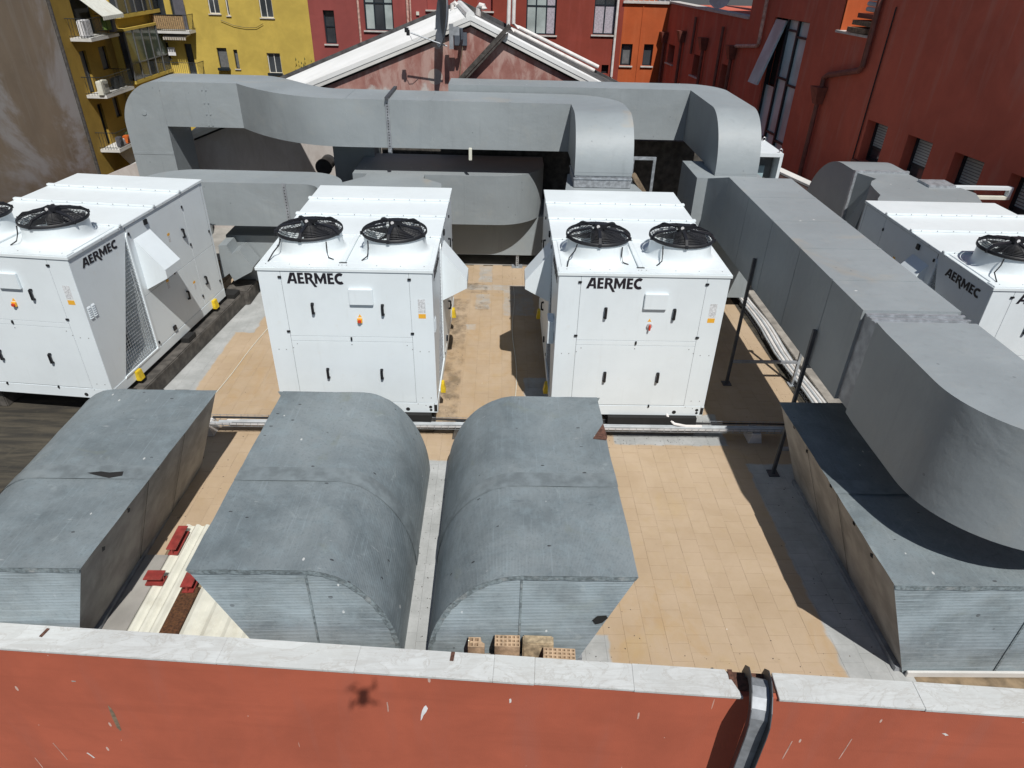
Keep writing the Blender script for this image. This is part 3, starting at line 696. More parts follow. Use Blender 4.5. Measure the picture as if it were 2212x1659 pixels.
b = MB(); wbox(b, Ws, -.05, 8.75, 4.245, 4.33, -.4, .07); b.build('roof_coping', 'stone_sill', RW, smooth=False)
b = MB(); wbox(b, Ws, 2.5, 8.7, 4.25, 9, -3.2, -3.0); b.build('terrace_wall', 'orange_render', RW, smooth=False)
b = MB(); wbox(b, Ws, 6.2, 8.2, 4.27, 7, -2.99, -2.9); b.build('terrace_door', 'cloth_white', RW, smooth=False)
for (a, c, d, e) in small: window(RW, Ws, a, c, d, e, o=-.28, gl='glass_dark', sill=False)
for (a, c, d, e) in small[:2]:
    b = MB(); wbox(b, Ws, a-.08, c+.08, d-.05, d-.002, -.3, .09); b.build('sill', 'stone_sill', RW, smooth=False)
for i, (a, c, d, e) in enumerate(near):
    f = window(RW, Ws, a, c, d, e, o=-.26, gl=['glass_dark','glass_barred'], trans=(1.95,), fw=.07, sill=False)
    for k in range(9):
        z = 2.02+.06*k; q = MB(); wbox(q, Ws, a+.08, c-.08, z, z+.012, -.275, -.268); q.build('bar', 'shutter', f, smooth=False)
    if i == 0: b = MB(); wbox(b, Ws, a-.1, c+.1, d-.06, d-.002, -.3, .1); b.build('sill', 'pipe_brown', RW, smooth=False)
# stair glazing: panes between dark mullions
sg = MB(); cols = [10.66,11.45,12.16,12.98]
for m_ in cols: wbox(sg, Ws, m_-.04, m_+.04, -.4, 4.46, -.22, -.08)
rows = {0:[-.4,.9,2.5,4.46], 1:[-.4,.55,1.15,2.80,4.16,4.46], 2:[-.4,.3,1.0,2.68,4.02,4.46]}
SG = sg.build('stair_window', 'window_frame', RW, smooth=False)
for i in range(3):
    zz = rows[i]
    for j in range(len(zz)-1):
        if i == 0 and j == 2: continue
        p = MB(); wbox(p, Ws, cols[i]+.03, cols[i+1]-.03, zz[j]+.03, zz[j+1]-.03, -.17, -.15); p.build('pane', 'glass_stair', SG, smooth=False)
        if j: p = MB(); wbox(p, Ws, cols[i]+.04, cols[i+1]-.04, zz[j]-.03, zz[j]+.03, -.21, -.09); p.build('transom', 'window_frame', SG, smooth=False)
b = MB(); wbox(b, Ws, 10.66, 11.45, 2.5, 4.46, -.29, -.26); b.build('dark_opening', 'dark_room', RW, smooth=False)
# tilted-open sash, hinged at the top
b = MB(); b.hexa([Ws(10.70,2.55,.52),Ws(11.40,2.55,.52),Ws(11.40,2.55,.46),Ws(10.70,2.55,.46)], [Ws(10.70,4.40,-.04),Ws(11.40,4.40,-.04),Ws(11.40,4.40,-.10),Ws(10.70,4.40,-.10)]); b.build('open_sash', 'glass_stair', RW, smooth=False)
# rain pipes with hopper heads
def hopper(s, z, zb):
    b = MB(); b.hexa([Ws(s-.10,z-.45,.22),Ws(s+.10,z-.45,.22),Ws(s+.10,z-.45,.02),Ws(s-.10,z-.45,.02)], [Ws(s-.20,z,.34),Ws(s+.20,z,.34),Ws(s+.20,z,.02),Ws(s-.20,z,.02)]); b.build('hopper_head', 'pipe_brown', RW, smooth=False)
    MB().tube([Ws(s,z-.4,.12),Ws(s,zb,.12)], .07, 8).build('downpipe', 'pipe_brown', RW)
hopper(.15, 3.1, -3); hopper(2.5, 3.35, -3); hopper(5.15, 3.34, -3); hopper(8.05, 3.36, -3); hopper(14.64, 3.0, -3)
for pts in ([(3.81,3.97),(3.82,2.61)],[(10.06,9),(10.06,3.62),(9.95,3.54),(8.25,3.36)],[(6.83,3.86),(6.85,-3)],[(16.33,9),(16.33,3.74),(16.22,3.63),(14.80,3.32),(14.64,3.22),(14.64,3.0)]):
    MB().tube([Ws(s,z,.10) for s, z in pts], .06 if len(pts) < 5 else .075, 8).build('downpipe', 'pipe_pink' if len(pts) in (4,) else 'pipe_brown', RW)
MB().tube([Ws(16.93,5.1,.03),Ws(16.9,1.3,.03)], .018, 6).build('cable', 'cable_black', RW)
for k in range(3):
    b = MB(); wbox(b, Ws, 15.2, 16.06, 4.44+.16*k, 4.55+.16*k, -.5-.12*k, .12-.10*k); b.build('stored_board', 'wood_old' if k < 2 else 'pipe_brown', RW, smooth=False)
    MB().tube([Ws(15.55,4.98+.12*k,-.1),Ws(16.2,4.96+.12*k,-.1)], .055, 8).build('stored_pipe', 'conduit_grey', RW)
SD2 = empty('small_dish', Ws(4.4,18.33,-.5), 0, 'small white satellite dish on the terrace above the red wall', 'satellite dish')
SD2.location = Vector((7.546,35.1,-14))+Ws(4.4,4.33,-.5)
b = MB(); vs = []; fs = []
for r, h in ((0,0),(.2,.02),(.36,.07),(.44,.11)):
    for k in range(24): vs.append((r*math.cos(2*PI*k/24), -h, .42+r*math.sin(2*PI*k/24)))
fs = [(i*24+k, i*24+(k+1)%24, (i+1)*24+(k+1)%24, (i+1)*24+k) for i in range(3) for k in range(24)]
b.add(vs, fs).build('reflector', 'cloth_white', SD2)
MB().tube([(0,.06,0),(0,.04,.42)], .03, 8).build('mast', 'galv_dull', SD2)

# --- yellow apartment building: front and a side wing
YB = empty('yellow_building', (0,52,-14), 0, 'yellow apartment building with balconies and glazed verandas on the left', 'building')
Wy = wl_frame((0,0,14), 0)
wy = [(-19.69,-18.97,2.11,3.6),(-18.52,-18.33,2.02,3.6),(-19.68,-19.01,-1.23,.05),(-18.56,-18.29,-1.25,-.04),(-16.30,-15.44,1.95,3.6),(-16.30,-15.39,-1.48,-.20),(-23.37,-22.92,-.73,.34),(-21.85,-21.35,-1.75,.25),(-23.4,-22.6,1.4,3.4),(-22.2,-21.4,1.05,3.4)]
b = MB(); wall_with_holes(b, Wy, -23.82, -13.0, -14, 9, wy, .3); b.build('wall', 'yellow_render', YB, smooth=False)
MB().box(-23.8, -13.0, .32, 10, 0, 23).build('core', 'yellow_render', YB, smooth=False)
for i, (a, c, d, e) in enumerate(wy):
    fr = 'frame_white' if i in (0,1,4,5,6) else 'window_frame'
    mull = ((a+c)/2,) if c-a > .6 else ()
    window(YB, Wy, a, c, d, e, o=-.14, fr=fr, gl=('shutter' if i in (2,3) else 'glass_dark'), mull=() if i == 2 else mull, fw=.05, sill=i < 7)
for a, c, z in ((-19.75,-18.95,-1.35),(-16.35,-15.35,-1.60)):
    f = MB(); wbox(f, Wy, a, c, z, z+.16, .06, .26); f.build('planter', 'window_frame', YB, smooth=False)
def balcony(W, s0, s1, z, dep, parent, screen=None, slab='sheet_cream'):
    f = MB(); wbox(f, W, s0, s1, z-.16, z, .005, dep); B = f.build('balcony', slab, parent, smooth=False)
    r = MB(); zt = z+.95
    r.tube([W(s0,zt,.0),W(s0,zt,dep),W(s1,zt,dep),W(s1,zt,0)], .022, 6); r.tube([W(s0,z+.1,.0),W(s0,z+.1,dep),W(s1,z+.1,dep),W(s1,z+.1,0)], .016, 6)
    n = int((s1-s0)/.13)
    for k in range(n+1): r.bar(W(s0+(s1-s0)*k/n,z,dep), W(s0+(s1-s0)*k/n,zt,dep), .016)
    for k in range(1, 7):
        r.bar(W(s0,z,dep*k/7), W(s0,zt,dep*k/7), .016); r.bar(W(s1,z,dep*k/7), W(s1,zt,dep*k/7), .016)
    r.build('railing', 'window_frame', B, smooth=False)
    if screen:
        q = MB(); wbox(q, W, s0+.03, s1-.25, z+.08, zt-.02, dep-.06, dep-.03); q.build('screen', screen, B, smooth=False)
    return B
balcony(Wy, -23.25, -20.85, 1.12, 1.1, YB, 'reed_screen', 'white_coat')
balcony(Wy, -23.1, -20.75, -1.75, 1.1, YB, None, 'white_coat')
f = MB(); f.hexa([Wy(-22.75,.72,.95),Wy(-21.2,.72,.95),Wy(-21.2,.80,.10),Wy(-22.75,.80,.10)], [Wy(-22.75,.78,.95),Wy(-21.2,.78,.95),Wy(-21.2,.88,.10),Wy(-22.75,.88,.10)])
for k in range(10): wbox(f, Wy, -22.75+.155*k, -22.75+.155*k+(.10), .56, .72, .93, .95)
f.build('striped_awning', 'awning_cream', YB, smooth=False)
f = MB(); wbox(f, Wy, -21.9, -21.2, 1.15, 2.9, .2, .24); f.build('hanging_cloth', 'cloth_grey', YB, smooth=False)
f = MB(); wbox(f, Wy, -22.85, -22.35, -.45, .05, .4, .43); f.build('hanging_cloth', 'cloth_white', YB, smooth=False)
MB().tube([Wy(-19.0,1.75,.08),Wy(-18.2,1.45,.08),Wy(-17.4,1.33,.08),Wy(-16.7,1.35,.08),Wy(-16.2,1.6,.08)], .015, 5).build('cable', 'cable_black', YB)
f = MB()
for k in range(70):
    x, z = random.gauss(-13.9, .35), -1.75+abs(random.gauss(0,.45)); y = -random.uniform(.05,.7); s = random.uniform(.05,.12)
    f.add([(x,y,z+14),(x+s,y-s*.4,z+14+s),(x+s*.2,y+.02,z+14+2.4*s)], [(0,1,2)])
f.build('shrub', 'plant_green', YB, smooth=False)
# side wing running towards us
Wn = wl_frame((-23.82,0,14), -PI/2+PI)      # s grows away from us
Wn = lambda s, z, o=0.: Vector((-23.82+o, s-52, z+14))
wn = [(42.5,43.2,-1.45,.75),(44.6,45.5,-.5,.75),(42.8,43.3,-4.40,-2.1),(44.62,45.3,-3.2,-2.05),(43.0,45.0,1.5,3.6)]
b = MB(); wall_with_holes(b, Wn, 36.0, 46.4, -14, 9, wn, .3); b.build('wall', 'yellow_shaded', YB, smooth=False)
MB().box(-33, -24.14, 36-52, 46.4-52, 0, 23).build('core', 'yellow_shaded', YB, smooth=False)
for i, (a, c, d, e) in enumerate(wn): window(YB, Wn, a, c, d, e, o=-.15, gl='shutter' if i < 2 or i == 3 else 'dark_room', fw=.05, sill=False)
for z, s0, s1, sc_ in ((1.48,42.0,45.2,None),(-1.45,42.0,45.4,None),(-4.42,41.8,45.4,None)):
    B = balcony(Wn, s0, s1, z, 1.15, YB, sc_, 'white_coat')
def clutter(s, z, o, sx, sz, mat, nm):
    f = MB(); wbox(f, Wn, s-sx/2, s+sx/2, z, z+sz, o-.15, o+.15); f.build(nm, mat, YB, bevel=.03)
clutter(42.5, 1.5, .7, .9, .85, 'cloth_white', 'box'); clutter(43.9, 1.75, 1.22, .5, .65, 'cloth_green', 'laundry'); clutter(44.5, 1.6, 1.22, .4, .8, 'cloth_grey', 'laundry')
clutter(44.3, -1.44, .6, .35, .6, 'dark_room', 'chair'); clutter(44.95, -1.44, .6, .35, .6, 'dark_room', 'chair'); clutter(42.3, -1.44, .9, .8, .75, 'sheet_cream', 'table')
for k, (s, m_) in enumerate(((43.0,'cloth_white'),(43.5,'cloth_orange'),(43.9,'plant_green'),(44.3,'sheet_cream'),(44.8,'cloth_white'),(42.6,'cloth_grey'))): clutter(s, -4.41, .75+.1*(k % 2), .36, .35+.1*(k % 3), m_, 'flower_pot')
def awning(s0, s1, z0, z1, out, mat):
    f = MB(); f.hexa([Wn(s0,z1,out),Wn(s1,z1,out),Wn(s1,z0,.05),Wn(s0,z0,.05)], [Wn(s0,z1+.04,out),Wn(s1,z1+.04,out),Wn(s1,z0+.04,.05),Wn(s0,z0+.04,.05)])
    n = 10
    for k in range(n): a = s0+(s1-s0)*k/n; wbox(f, Wn, a+.02, a+(s1-s0)/n-.02, z1-.16, z1+.02, out-.02, out+.01)
    f.build('awning', mat, YB, smooth=False)
awning(43.2, 45.6, 3.6, 2.45, 1.5, 'awning_cloth'); awning(43.2, 45.8, -4.7, -6.5, 1.5, 'awning_cream')
# glazed veranda stack in the corner
for z0, z1 in ((2.35,5.2),(-1.30,1.45)):
    V = MB(); V.box(-23.80, -22.95, 46.41-52, -.02, z0-.22+14, z0-.02+14); VV = V.build('veranda', 'yellow_render', YB, smooth=False)
    n = 5
    for k in range(n):
        s0, s1 = 46.45+(51.9-46.45)*k/n, 46.45+(51.9-46.45)*(k+1)/n
        f = MB()
        for zz0, zz1 in ((z0,z0+.9),(z0+.96,z1)):
            p = MB(); p.box(-23.0,-22.98,s0+.05-52,s1-.05-52,zz0+14,zz1+14); p.build('pane', 'glass_green' if zz0 > z0 else 'glass_dark', VV, smooth=False)
        f.box(-23.03,-22.94,s0-.05-52,s0+.05-52,z0+14,z1+14); f.box(-23.03,-22.95,s0+.05-52,s1-52,z0+.9+14,z0+.96+14); f.build('mullion', 'shutter', VV, smooth=False)
    f = MB(); f.box(-23.80,-22.93,46.36-52,-.02,z1+14,z1+.14+14); f.build('veranda_roof', 'yellow_render', VV, smooth=False)
    for k in range(2):
        p = MB(); p.box(-23.75+.4*k,-23.42+.4*k,46.42-52,46.44-52,z0+.1+14,z1-.05+14); p.build('pane', 'glass_dark', VV, smooth=False)
f = MB(); f.box(-23.82,-23.4,46.4-52,.3,0,23); f.build('corner_wall', 'yellow_render', YB, smooth=False)

# --- tall stained party wall on the left
PTW = empty('party_wall', (-12,9,-14), 0, 'tall blank brown-grey stained wall at the far left', 'building')
MB().box(-8, 0, -9, 11.71, 0, 26).build('wall', 'party_render', PTW, smooth=False)
MB().tube([(.03,11.6,0),(.03,11.6,26)], .05, 8).build('downpipe', 'wood_rot', PTW)

# scuffs, scratches and splashes on the front wall, each with its own outline
def wall_mark(name, pts, mat):
    MB().add([(x, .0285, z) for x, z in pts], [tuple(range(len(pts)))]).build(name, mat, PW, smooth=False)
wall_mark('scuff', [(-3.763,-.335),(-3.745,-.38),(-3.735,-.46),(-3.738,-.60),(-3.748,-.76),(-3.765,-.78),(-3.785,-.72),(-3.782,-.55),(-3.772,-.42)], 'wood_old')
wall_mark('splash', [(-.629,.018),(-.612,-.03),(-.63,-.09),(-.66,-.15),(-.675,-.205),(-.69,-.24),(-.683,-.15),(-.668,-.07),(-.648,-.01)], 'cloth_white')
for a, c, wd in (((-4.571,-1.095),(-4.523,-1.394),.006),((-4.878,-1.412),(-4.862,-1.60),.006),((2.756,-.463),(2.771,-.15),.007),((3.266,-.40),(3.286,-.05),.006),((1.33,.12),(1.326,.033),.010),((-4.25,-1.24),(-4.21,-1.32),.014),((-.99,.02),(-.995,-.12),.008),((4.05,.12),(4.08,.10),.02),((.155,.20),(.15,.15),.012)):
    wall_mark('scratch', [(a[0]-wd,a[1]),(a[0]+wd*.4,a[1]+.01),((a[0]+c[0])/2+wd,(a[1]+c[1])/2),(c[0]+wd,c[1]),(c[0]-wd*.3,c[1]-.012),((a[0]+c[0])/2-wd*.6,(a[1]+c[1])/2)], 'pvc_white' if wd > .011 else 'pipe_pink')
# ------------------------------------------------------------------ rooftop air-handling machines
UW, UL, UH = 2.2, 3.559, 2.184
def letters():
    A = [[(0,0),(.26,0),(.35,.22),(.70,.22),(.72,0),(.97,0),(.83,1),(.40,1)], [(.44,.40),(.68,.40),(.63,.80)]]
    E = lambda o: [[(o,0),(o+.60,0),(o+.60,.19),(o+.26,.19),(o+.26,.42),(o+.56,.42),(o+.56,.60),(o+.26,.60),(o+.26,.81),(o+.56,.81),(o+.56,1),(o,1)]]
    Rr = [[(1.76,0),(1.76,1),(2.18,1),(2.36,.96),(2.47,.86),(2.51,.71),(2.47,.56),(2.36,.46),(2.82,-.30),(2.56,-.30),(2.12,.40),(2.02,.40),(2.02,0)], [(2.02,.82),(2.02,.58),(2.15,.58),(2.24,.64),(2.24,.77),(2.15,.82)]]
    M = [[(2.66,.02),(2.90,.02),(2.90,.58),(3.17,.02),(3.23,.02),(3.50,.58),(3.50,.02),(3.76,.02),(3.76,1),(3.50,1),(3.20,.45),(2.92,1),(2.66,1)]]
    Cc = [[(5.06+.52*math.cos(R(a)), .5+.53*math.sin(R(a))) for a in range(55,306,10)]+[(5.06+.26*math.cos(R(a)), .5+.27*math.sin(R(a))) for a in range(305,54,-10)]]
    return A+E(1.06)+Rr+M+E(3.88)+Cc
LT = letters(); LSX, LSZ = .134, .148

def build_unit():
    U = empty('rooftop_unit')
    H, L, Wd = UH, UL, UW
    # casing: walls with a triangular coil opening on both long sides
    b = MB(); hb = .02
    b.add([(0,0,hb),(Wd,0,hb),(Wd,0,H-.03),(0,0,H-.03)], [(0,1,2,3)])
    b.add([(0,L,hb),(Wd,L,hb),(Wd,L,H-.03),(0,L,H-.03)], [(3,2,1,0)])
    b.add([(0,0,hb),(Wd,0,hb),(Wd,L,hb),(0,L,hb)], [(3,2,1,0)])
    for x in (0, Wd):
        pts = [(0,hb),(0,H-.03),(1.24,H-.03),(1.22,2.0),(.35,.17),(1.22,.17),(1.24,hb),(L,H-.03),(L,hb)]
        vs = [(x,p[0],p[1]) for p in pts]
        fs = [(0,1,2,3,4),(0,4,5,6),(6,5,3,2),(6,2,7,8)]
        b.add(vs, fs)
    b.build('casing', 'white_sheet', U, smooth=False)
    for x, sg in ((0,1),(Wd,-1)):
        d = MB(); t = [(.35,.17),(1.22,.17),(1.22,2.0)]; dep = .42*sg
        d.add([(x,*t[0]),(x,*t[1]),(x,*t[2]),(x+dep,.35,.17),(x+dep,1.22,.17),(x+dep,1.22,2.0)], [(3,4,5)])
        d.build('coil', 'coil_fin', U, smooth=False)
        d = MB(); d.add([(x,*t[0]),(x,*t[1]),(x,*t[2]),(x+dep,.35,.17),(x+dep,1.22,.17),(x+dep,1.22,2.0)], [(0,1,4,3),(1,2,5,4),(2,0,3,5)])
        d.build('recess', 'white_sheet', U, smooth=False)
        g = MB(); xo = x+.004*sg
        z = .21
        while z < 1.97:
            y0 = .35+(z-.17)/1.83*.87; g.bar((xo,y0,z),(xo,1.22,z), .006); z += .052
        y = .40
        while y < 1.2:
            z1 = .17+(y-.35)/.87*1.83; g.bar((xo+.003*sg,y,.17),(xo+.003*sg,y,z1), .006); y += .052
        g.build('wire_mesh', 'galvanised', U, smooth=False, kind='stuff')
        fr = MB(); xa, xb = (x-.014, x+.02) if sg > 0 else (x-.02, x+.014)
        fr.prism([(.33,.15),(1.26,.15),(1.26,2.06),(1.225,2.0),(1.225,.175),(.345,.175)], xa, xb, 'x'); fr.build('mesh_frame', 'white_sheet', U, smooth=False)
    # front panels stand 4 mm proud, shadow gaps between
    def pan(x0, x1, z0, z1, nm='panel', pr=.004): return MB().box(x0, x1, -pr, .0015, z0, z1).build(nm, 'white_sheet', U, bevel=.0015)
    gp = MB().box(.004, Wd-.004, -.0008, .001, .165, H-.045).build('panel_gap', 'panel_gap', U, smooth=False)
    pan(.002,.284,.165,2.134,'corner_panel'); pan(1.909,2.198,.165,2.134,'corner_panel')
    up = pan(.289,1.905,1.214,2.134,'upper_door'); pan(.289,1.905,1.140,1.210,'cross_panel'); lo = pan(.289,1.905,.172,1.136,'lower_door')
    MB().box(.004, 2.196, -.006, 0, .0, .160).build('base_rail', 'white_sheet', U, bevel=.002)
    for x, z, r in ((1.782,.055,.030),(2.106,.095,.024),(2.11,.045,.02),(.42,.055,.03),(.10,.095,.024)): MB().cyl((x,-.0075,z), r, .003, 14, 'y').build('lifting_hole', 'dark_gap', U)
    MB().box(2.155,2.199,-.0078,-.004,.02,.135).build('corner_cutout', 'dark_gap', U)
    def handle(parent_y, x, z):     # front handle
        h = MB(); h.box(x-.02,x+.02,-.03,-.004,z+.055,z+.08); h.box(x-.02,x+.02,-.03,-.004,z-.08,z-.055); h.box(x-.017,x+.017,-.05,-.028,z-.075,z+.075)
        h.build('handle', 'black_plastic', U, bevel=.005)
    for x, z in ((.64,1.625),(1.545,1.622),(.722,.642),(1.46,.642)): handle(0, x, z)
    def latch(x, z, wv=.045, hv=.025):
        h = MB(); h.box(x-wv/2,x+wv/2,-.022,-.004,z-hv/2,z+hv/2); h.cyl((x-.006,-.026,z), .008, .006, 8, 'y'); h.build('latch', 'black_plastic', U, bevel=.003)
    for x, z in ((.274,2.056),(1.912,2.053),(.274,1.281),(1.912,1.277)): latch(x, z)
    latch(1.094,1.182,.022,.05); latch(.62,.16,.02,.045); latch(1.40,.16,.02,.045)
    MB().box(1.128,1.432,-.045,-.004,1.695,1.915).build('document_box', 'white_sheet', U, bevel=.006)
    MB().box(2.004,2.10,-.0052,-.004,1.58,1.775).build('rating_label', 'label_print', U, smooth=False)
    MB().box(2.004,2.10,-.0053,-.004,1.50,1.565).build('warning_label', 'orange_label', U, smooth=False)
    MB().prism([(1.21,1.502),(1.262,1.502),(1.236,1.548)], -.0055, -.004, 'y').build('hazard_triangle', 'orange_label', U, smooth=False)
    link('lettering', curve_mesh(LT, 'lettering', lambda c: Vector((.356+c.x*LSX, -.0062+c.z, 1.968+c.y*LSZ))), 'letter_black', U)
    # long sides
    for x, sg in ((0,-1),(Wd,1)):
        def sp(y0, y1, z0, z1, nm='side_panel', mt='white_sheet', pr=.004, x=x, sg=sg):
            xa, xb = (x-pr, x+.0015) if sg < 0 else (x-.0015, x+pr)
            return MB().box(xa, xb, y0, y1, z0, z1).build(nm, mt, U, bevel=.0015 if pr > .002 else 0)
        sp(1.255,3.50,.168,2.13,'panel_gap','panel_gap',.0012)
        for y0, y1 in ((1.27,2.812),(2.818,3.49)):
            sp(y0,y1,1.045,2.128,'side_door'); sp(y0,y1,.17,1.039,'side_door')
        xa = (x-.006, x) if sg < 0 else (x, x+.006)
        MB().box(*xa, .0, L, .0, .155).build('base_rail', 'white_sheet', U, bevel=.002)
        link('lettering', curve_mesh(LT, 'lettering', (lambda c, x=x: Vector((x+.003+c.z, .214+c.x*.146, 1.935+c.y*.118))) if sg > 0 else (lambda c, x=x: Vector((x-.003-c.z, .98-c.x*.146, 1.935+c.y*.118)))), 'letter_black', U)
        def xr(a, c, x=x, sg=sg): return (x+sg*a, x+sg*c) if sg > 0 else (x+sg*c, x+sg*a)
        for y, z in ((2.01,1.55),(2.643,1.555),(2.357,.57),(2.992,.565)):
            h = MB(); h.box(*xr(.004,.03), y-.02, y+.02, z+.055, z+.08); h.box(*xr(.004,.03), y-.02, y+.02, z-.08, z-.055); h.box(*xr(.028,.05), y-.017, y+.017, z-.075, z+.075); h.build('handle', 'black_plastic', U, bevel=.005)
        for y, z in ((1.30,2.02),(2.795,1.946),(2.15,1.06),(2.80,1.30),(1.29,.24),(3.46,1.30),(3.46,.35),(2.80,.35)):
            h = MB(); h.box(*xr(.004,.022), y-.014, y+.014, z-.022, z+.022); h.build('latch', 'black_plastic', U, bevel=.003)
        for y, z in ((1.749,2.05),(1.772,.25)):
            h = MB(); h.box(*xr(.004,.03), y-.04, y+.04, z-.04, z+.04); h.build('inspection_port', 'black_plastic', U, bevel=.005)
        for y, z in ((2.258,1.63),(2.643,.64),(1.92,.98)):
            MB().box(*xr(.004,.0052), y-.035, y+.035, z+.02, z+.06).build('warning_label', 'orange_label', U, smooth=False)
            MB().box(*xr(.004,.0050), y-.03, y+.03, z-.09, z+.012).build('notice_label', 'label_print', U, smooth=False)
        lv = MB()
        for c_ in range(2):
            for r_ in range(6): y0 = .05+.085*c_; z0 = 1.27+.03*r_; lv.prism([(z0,0),(z0+.02,0),(z0,.014)], y0, y0+.055, 'y') if False else lv.hexa([(x,y0,z0),(x,y0+.06,z0),(x+sg*.014,y0+.06,z0),(x+sg*.014,y0,z0)], [(x,y0,z0+.022),(x,y0+.06,z0+.022),(x+sg*.002,y0+.06,z0+.022),(x+sg*.002,y0,z0+.022)])
        lv.build('vent_louvres', 'white_sheet', U, smooth=False)
        for y in (.60,3.09):
            h = MB(); h.hexa([(x,y-.06,-.02),(x,y+.06,-.02),(x+sg*.075,y+.06,-.02),(x+sg*.075,y-.06,-.02)], [(x,y-.06,.14),(x,y+.06,.14),(x+sg*.05,y+.06,.14),(x+sg*.05,y-.06,.14)]); h.build('lifting_bracket', 'yellow_paint', U, bevel=.006)
        # rain hood
        b = MB(); e = .37*sg; y0, y1 = 1.385, 1.83
        pr = [(x+sg*.004,1.91),(x+e,1.45),(x+e,1.315),(x+sg*.004,1.11)]
        t = .004
        b.add([(pr[0][0],y0,pr[0][1]),(pr[1][0],y0,pr[1][1]),(pr[2][0],y0,pr[2][1]),(pr[3][0],y0,pr[3][1]),(pr[0][0],y1,pr[0][1]),(pr[1][0],y1,pr[1][1]),(pr[2][0],y1,pr[2][1]),(pr[3][0],y1,pr[3][1])],
              [(0,1,2,3),(7,6,5,4),(0,4,5,1),(1,5,6,2)])
        b.build('rain_hood', 'white_sheet', U, smooth=False)
    # small box on the left flank near the front
    MB().box(-.085,-.004,.22,.50,1.02,1.36).build('sensor_box', 'white_sheet', U, bevel=.006)
    # roof cap
    b = MB(); b.box(-.018,Wd+.018,-.018,L+.018,H-.045,H-.002); b.build('roof_cap', 'white_roof', U, bevel=.004)
    MB().box(-.004,Wd+.004,-.004,.15,H-.002,H+.012).build('front_trim', 'white_roof', U, bevel=.003)
    for y in (1.15,2.045,2.82):
        MB().box(-.03,Wd+.03,y-.03,y+.03,H-.002,H+.035).build('roof_seam', 'white_roof', U, bevel=.006)
    s = MB()
    for y in (1.15,2.045,2.82):
        for k in range(9): s.cyl((.12+k*.245, y-.034, H+.02), .009, .006, 6, 'y')
    for k in range(8): s.cyl((-.02, .3+.4*k, H-.02), .008, .004, 6, 'x'); s.cyl((Wd+.016, .3+.4*k, H-.02), .008, .004, 6, 'x')
    for x in (.1,.4,.65,1.02,1.06,1.12,1.5,1.8,2.1): s.cyl((x,.07,H+.012), .008, .004, 6)
    for x, z in ((.36,1.09),(1.09,1.09),(1.83,1.09),(.30,1.03),(1.9,1.03),(2.0,1.0),(2.12,1.0),(2.0,.25),(2.12,.25),(1.93,.145),(2.04,.12),(2.16,.15),(.1,1.0),(.2,1.0)): s.cyl((x,-.0065,z), .008, .003, 6, 'y')
    s.build('screws', 'screw_metal', U, kind='stuff')
    for x0, x1 in ((.04,1.02),(1.10,2.16)):
        MB().box(x0,x1,.16,1.115,H-.002,H+.010).build('fan_deck', 'white_roof', U, bevel=.003)
    MB().box(1.032,1.088,.16,1.12,H-.002,H+.030).build('deck_rib', 'white_roof', U, bevel=.004)
    MB().box(1.01,1.11,.135,.158,H+.012,H+.018).build('rubber_strip', 'black_plastic', U, smooth=False)
    for ci, cx in enumerate((.548,1.662)):
        cy = .66
        F = MB().lathe((cx,cy,H), [(.468,.010),(.450,.015),(.428,.035),(.416,.07),(.408,.13),(.406,.248),(.385,.248),(.388,.17),(.39,.05),(.39,.012)], 56).build('fan', 'white_roof', U)
        g = MB()
        rr = [(.422,.254),(.420,.285),(.395,.304),(.365,.316),(.33,.325),(.295,.332),(.26,.338),(.225,.342),(.19,.345),(.155,.346),(.12,.346)]
        for i, (r_, z_) in enumerate(rr):
            g.tube([(cx+r_*math.cos(2*PI*k/44), cy+r_*math.sin(2*PI*k/44), H+z_) for k in range(44)], .008 if i < 2 else .0036, 5, True)
        for k in range(20):
            t = 2*PI*k/20; g.tube([(cx+r_*math.cos(t), cy+r_*math.sin(t), H+z_+.003) for r_, z_ in rr], .0036, 4)
        g.build('fan_guard', 'fan_black', F, kind='stuff')
        g = MB().lathe((cx,cy,H), [(.424,.250),(.429,.256),(.429,.276),(.424,.281),(.416,.276),(.416,.252)], 48); g.build('guard_rim', 'fan_black', F)
        for k in range(5):
            t0 = 2*PI*k/5+.5+ci; bl = MB(); vs = []
            for i in range(6):
                r_ = .10+.28*i/5; w0, w1 = -.16-.10*i/5, .34-.02*i/5
                for j, ww in enumerate((w0,(w0+w1)/2,w1)):
                    vs.append((cx+r_*math.cos(t0+ww), cy+r_*math.sin(t0+ww), H+.20+.055*j-.03*i/5))
            bl.add(vs, [(i*3+j, i*3+j+1, i*3+j+4, i*3+j+3) for i in range(5) for j in range(2)]).build('fan_blade', 'fan_black', F)
        m = MB(); m.cyl((cx,cy,H+.14), .095, .16, 20); m.cyl((cx,cy,H+.30), .075, .08, 8, r2=.06); m.box(cx-.06,cx+.10,cy-.05,cy+.05,H+.36,H+.42); m.build('motor', 'fan_black', F)
        MB().cyl((cx-.015,cy-.055,H+.39), .022, .02, 10, 'y').build('cable_gland', 'cloth_white', F)
        for k in range(5):
            t = PI*.28+2*PI/5*k; ar = MB()
            dx, dy = math.cos(t), math.sin(t)
            ar.bar((cx+.10*dx,cy+.10*dy,H+.366),(cx+.36*dx,cy+.36*dy,H+.336), .04, .02); ar.bar((cx+.355*dx,cy+.355*dy,H+.338),(cx+.428*dx,cy+.428*dy,H+.28), .035, .02); ar.bar((cx+.428*dx,cy+.428*dy,H+.29),(cx+.43*dx,cy+.43*dy,H+.245), .04, .015)
            ar.build('guard_arm', 'fan_black', F, smooth=False)
        cb = MB(); q = -PI*.75
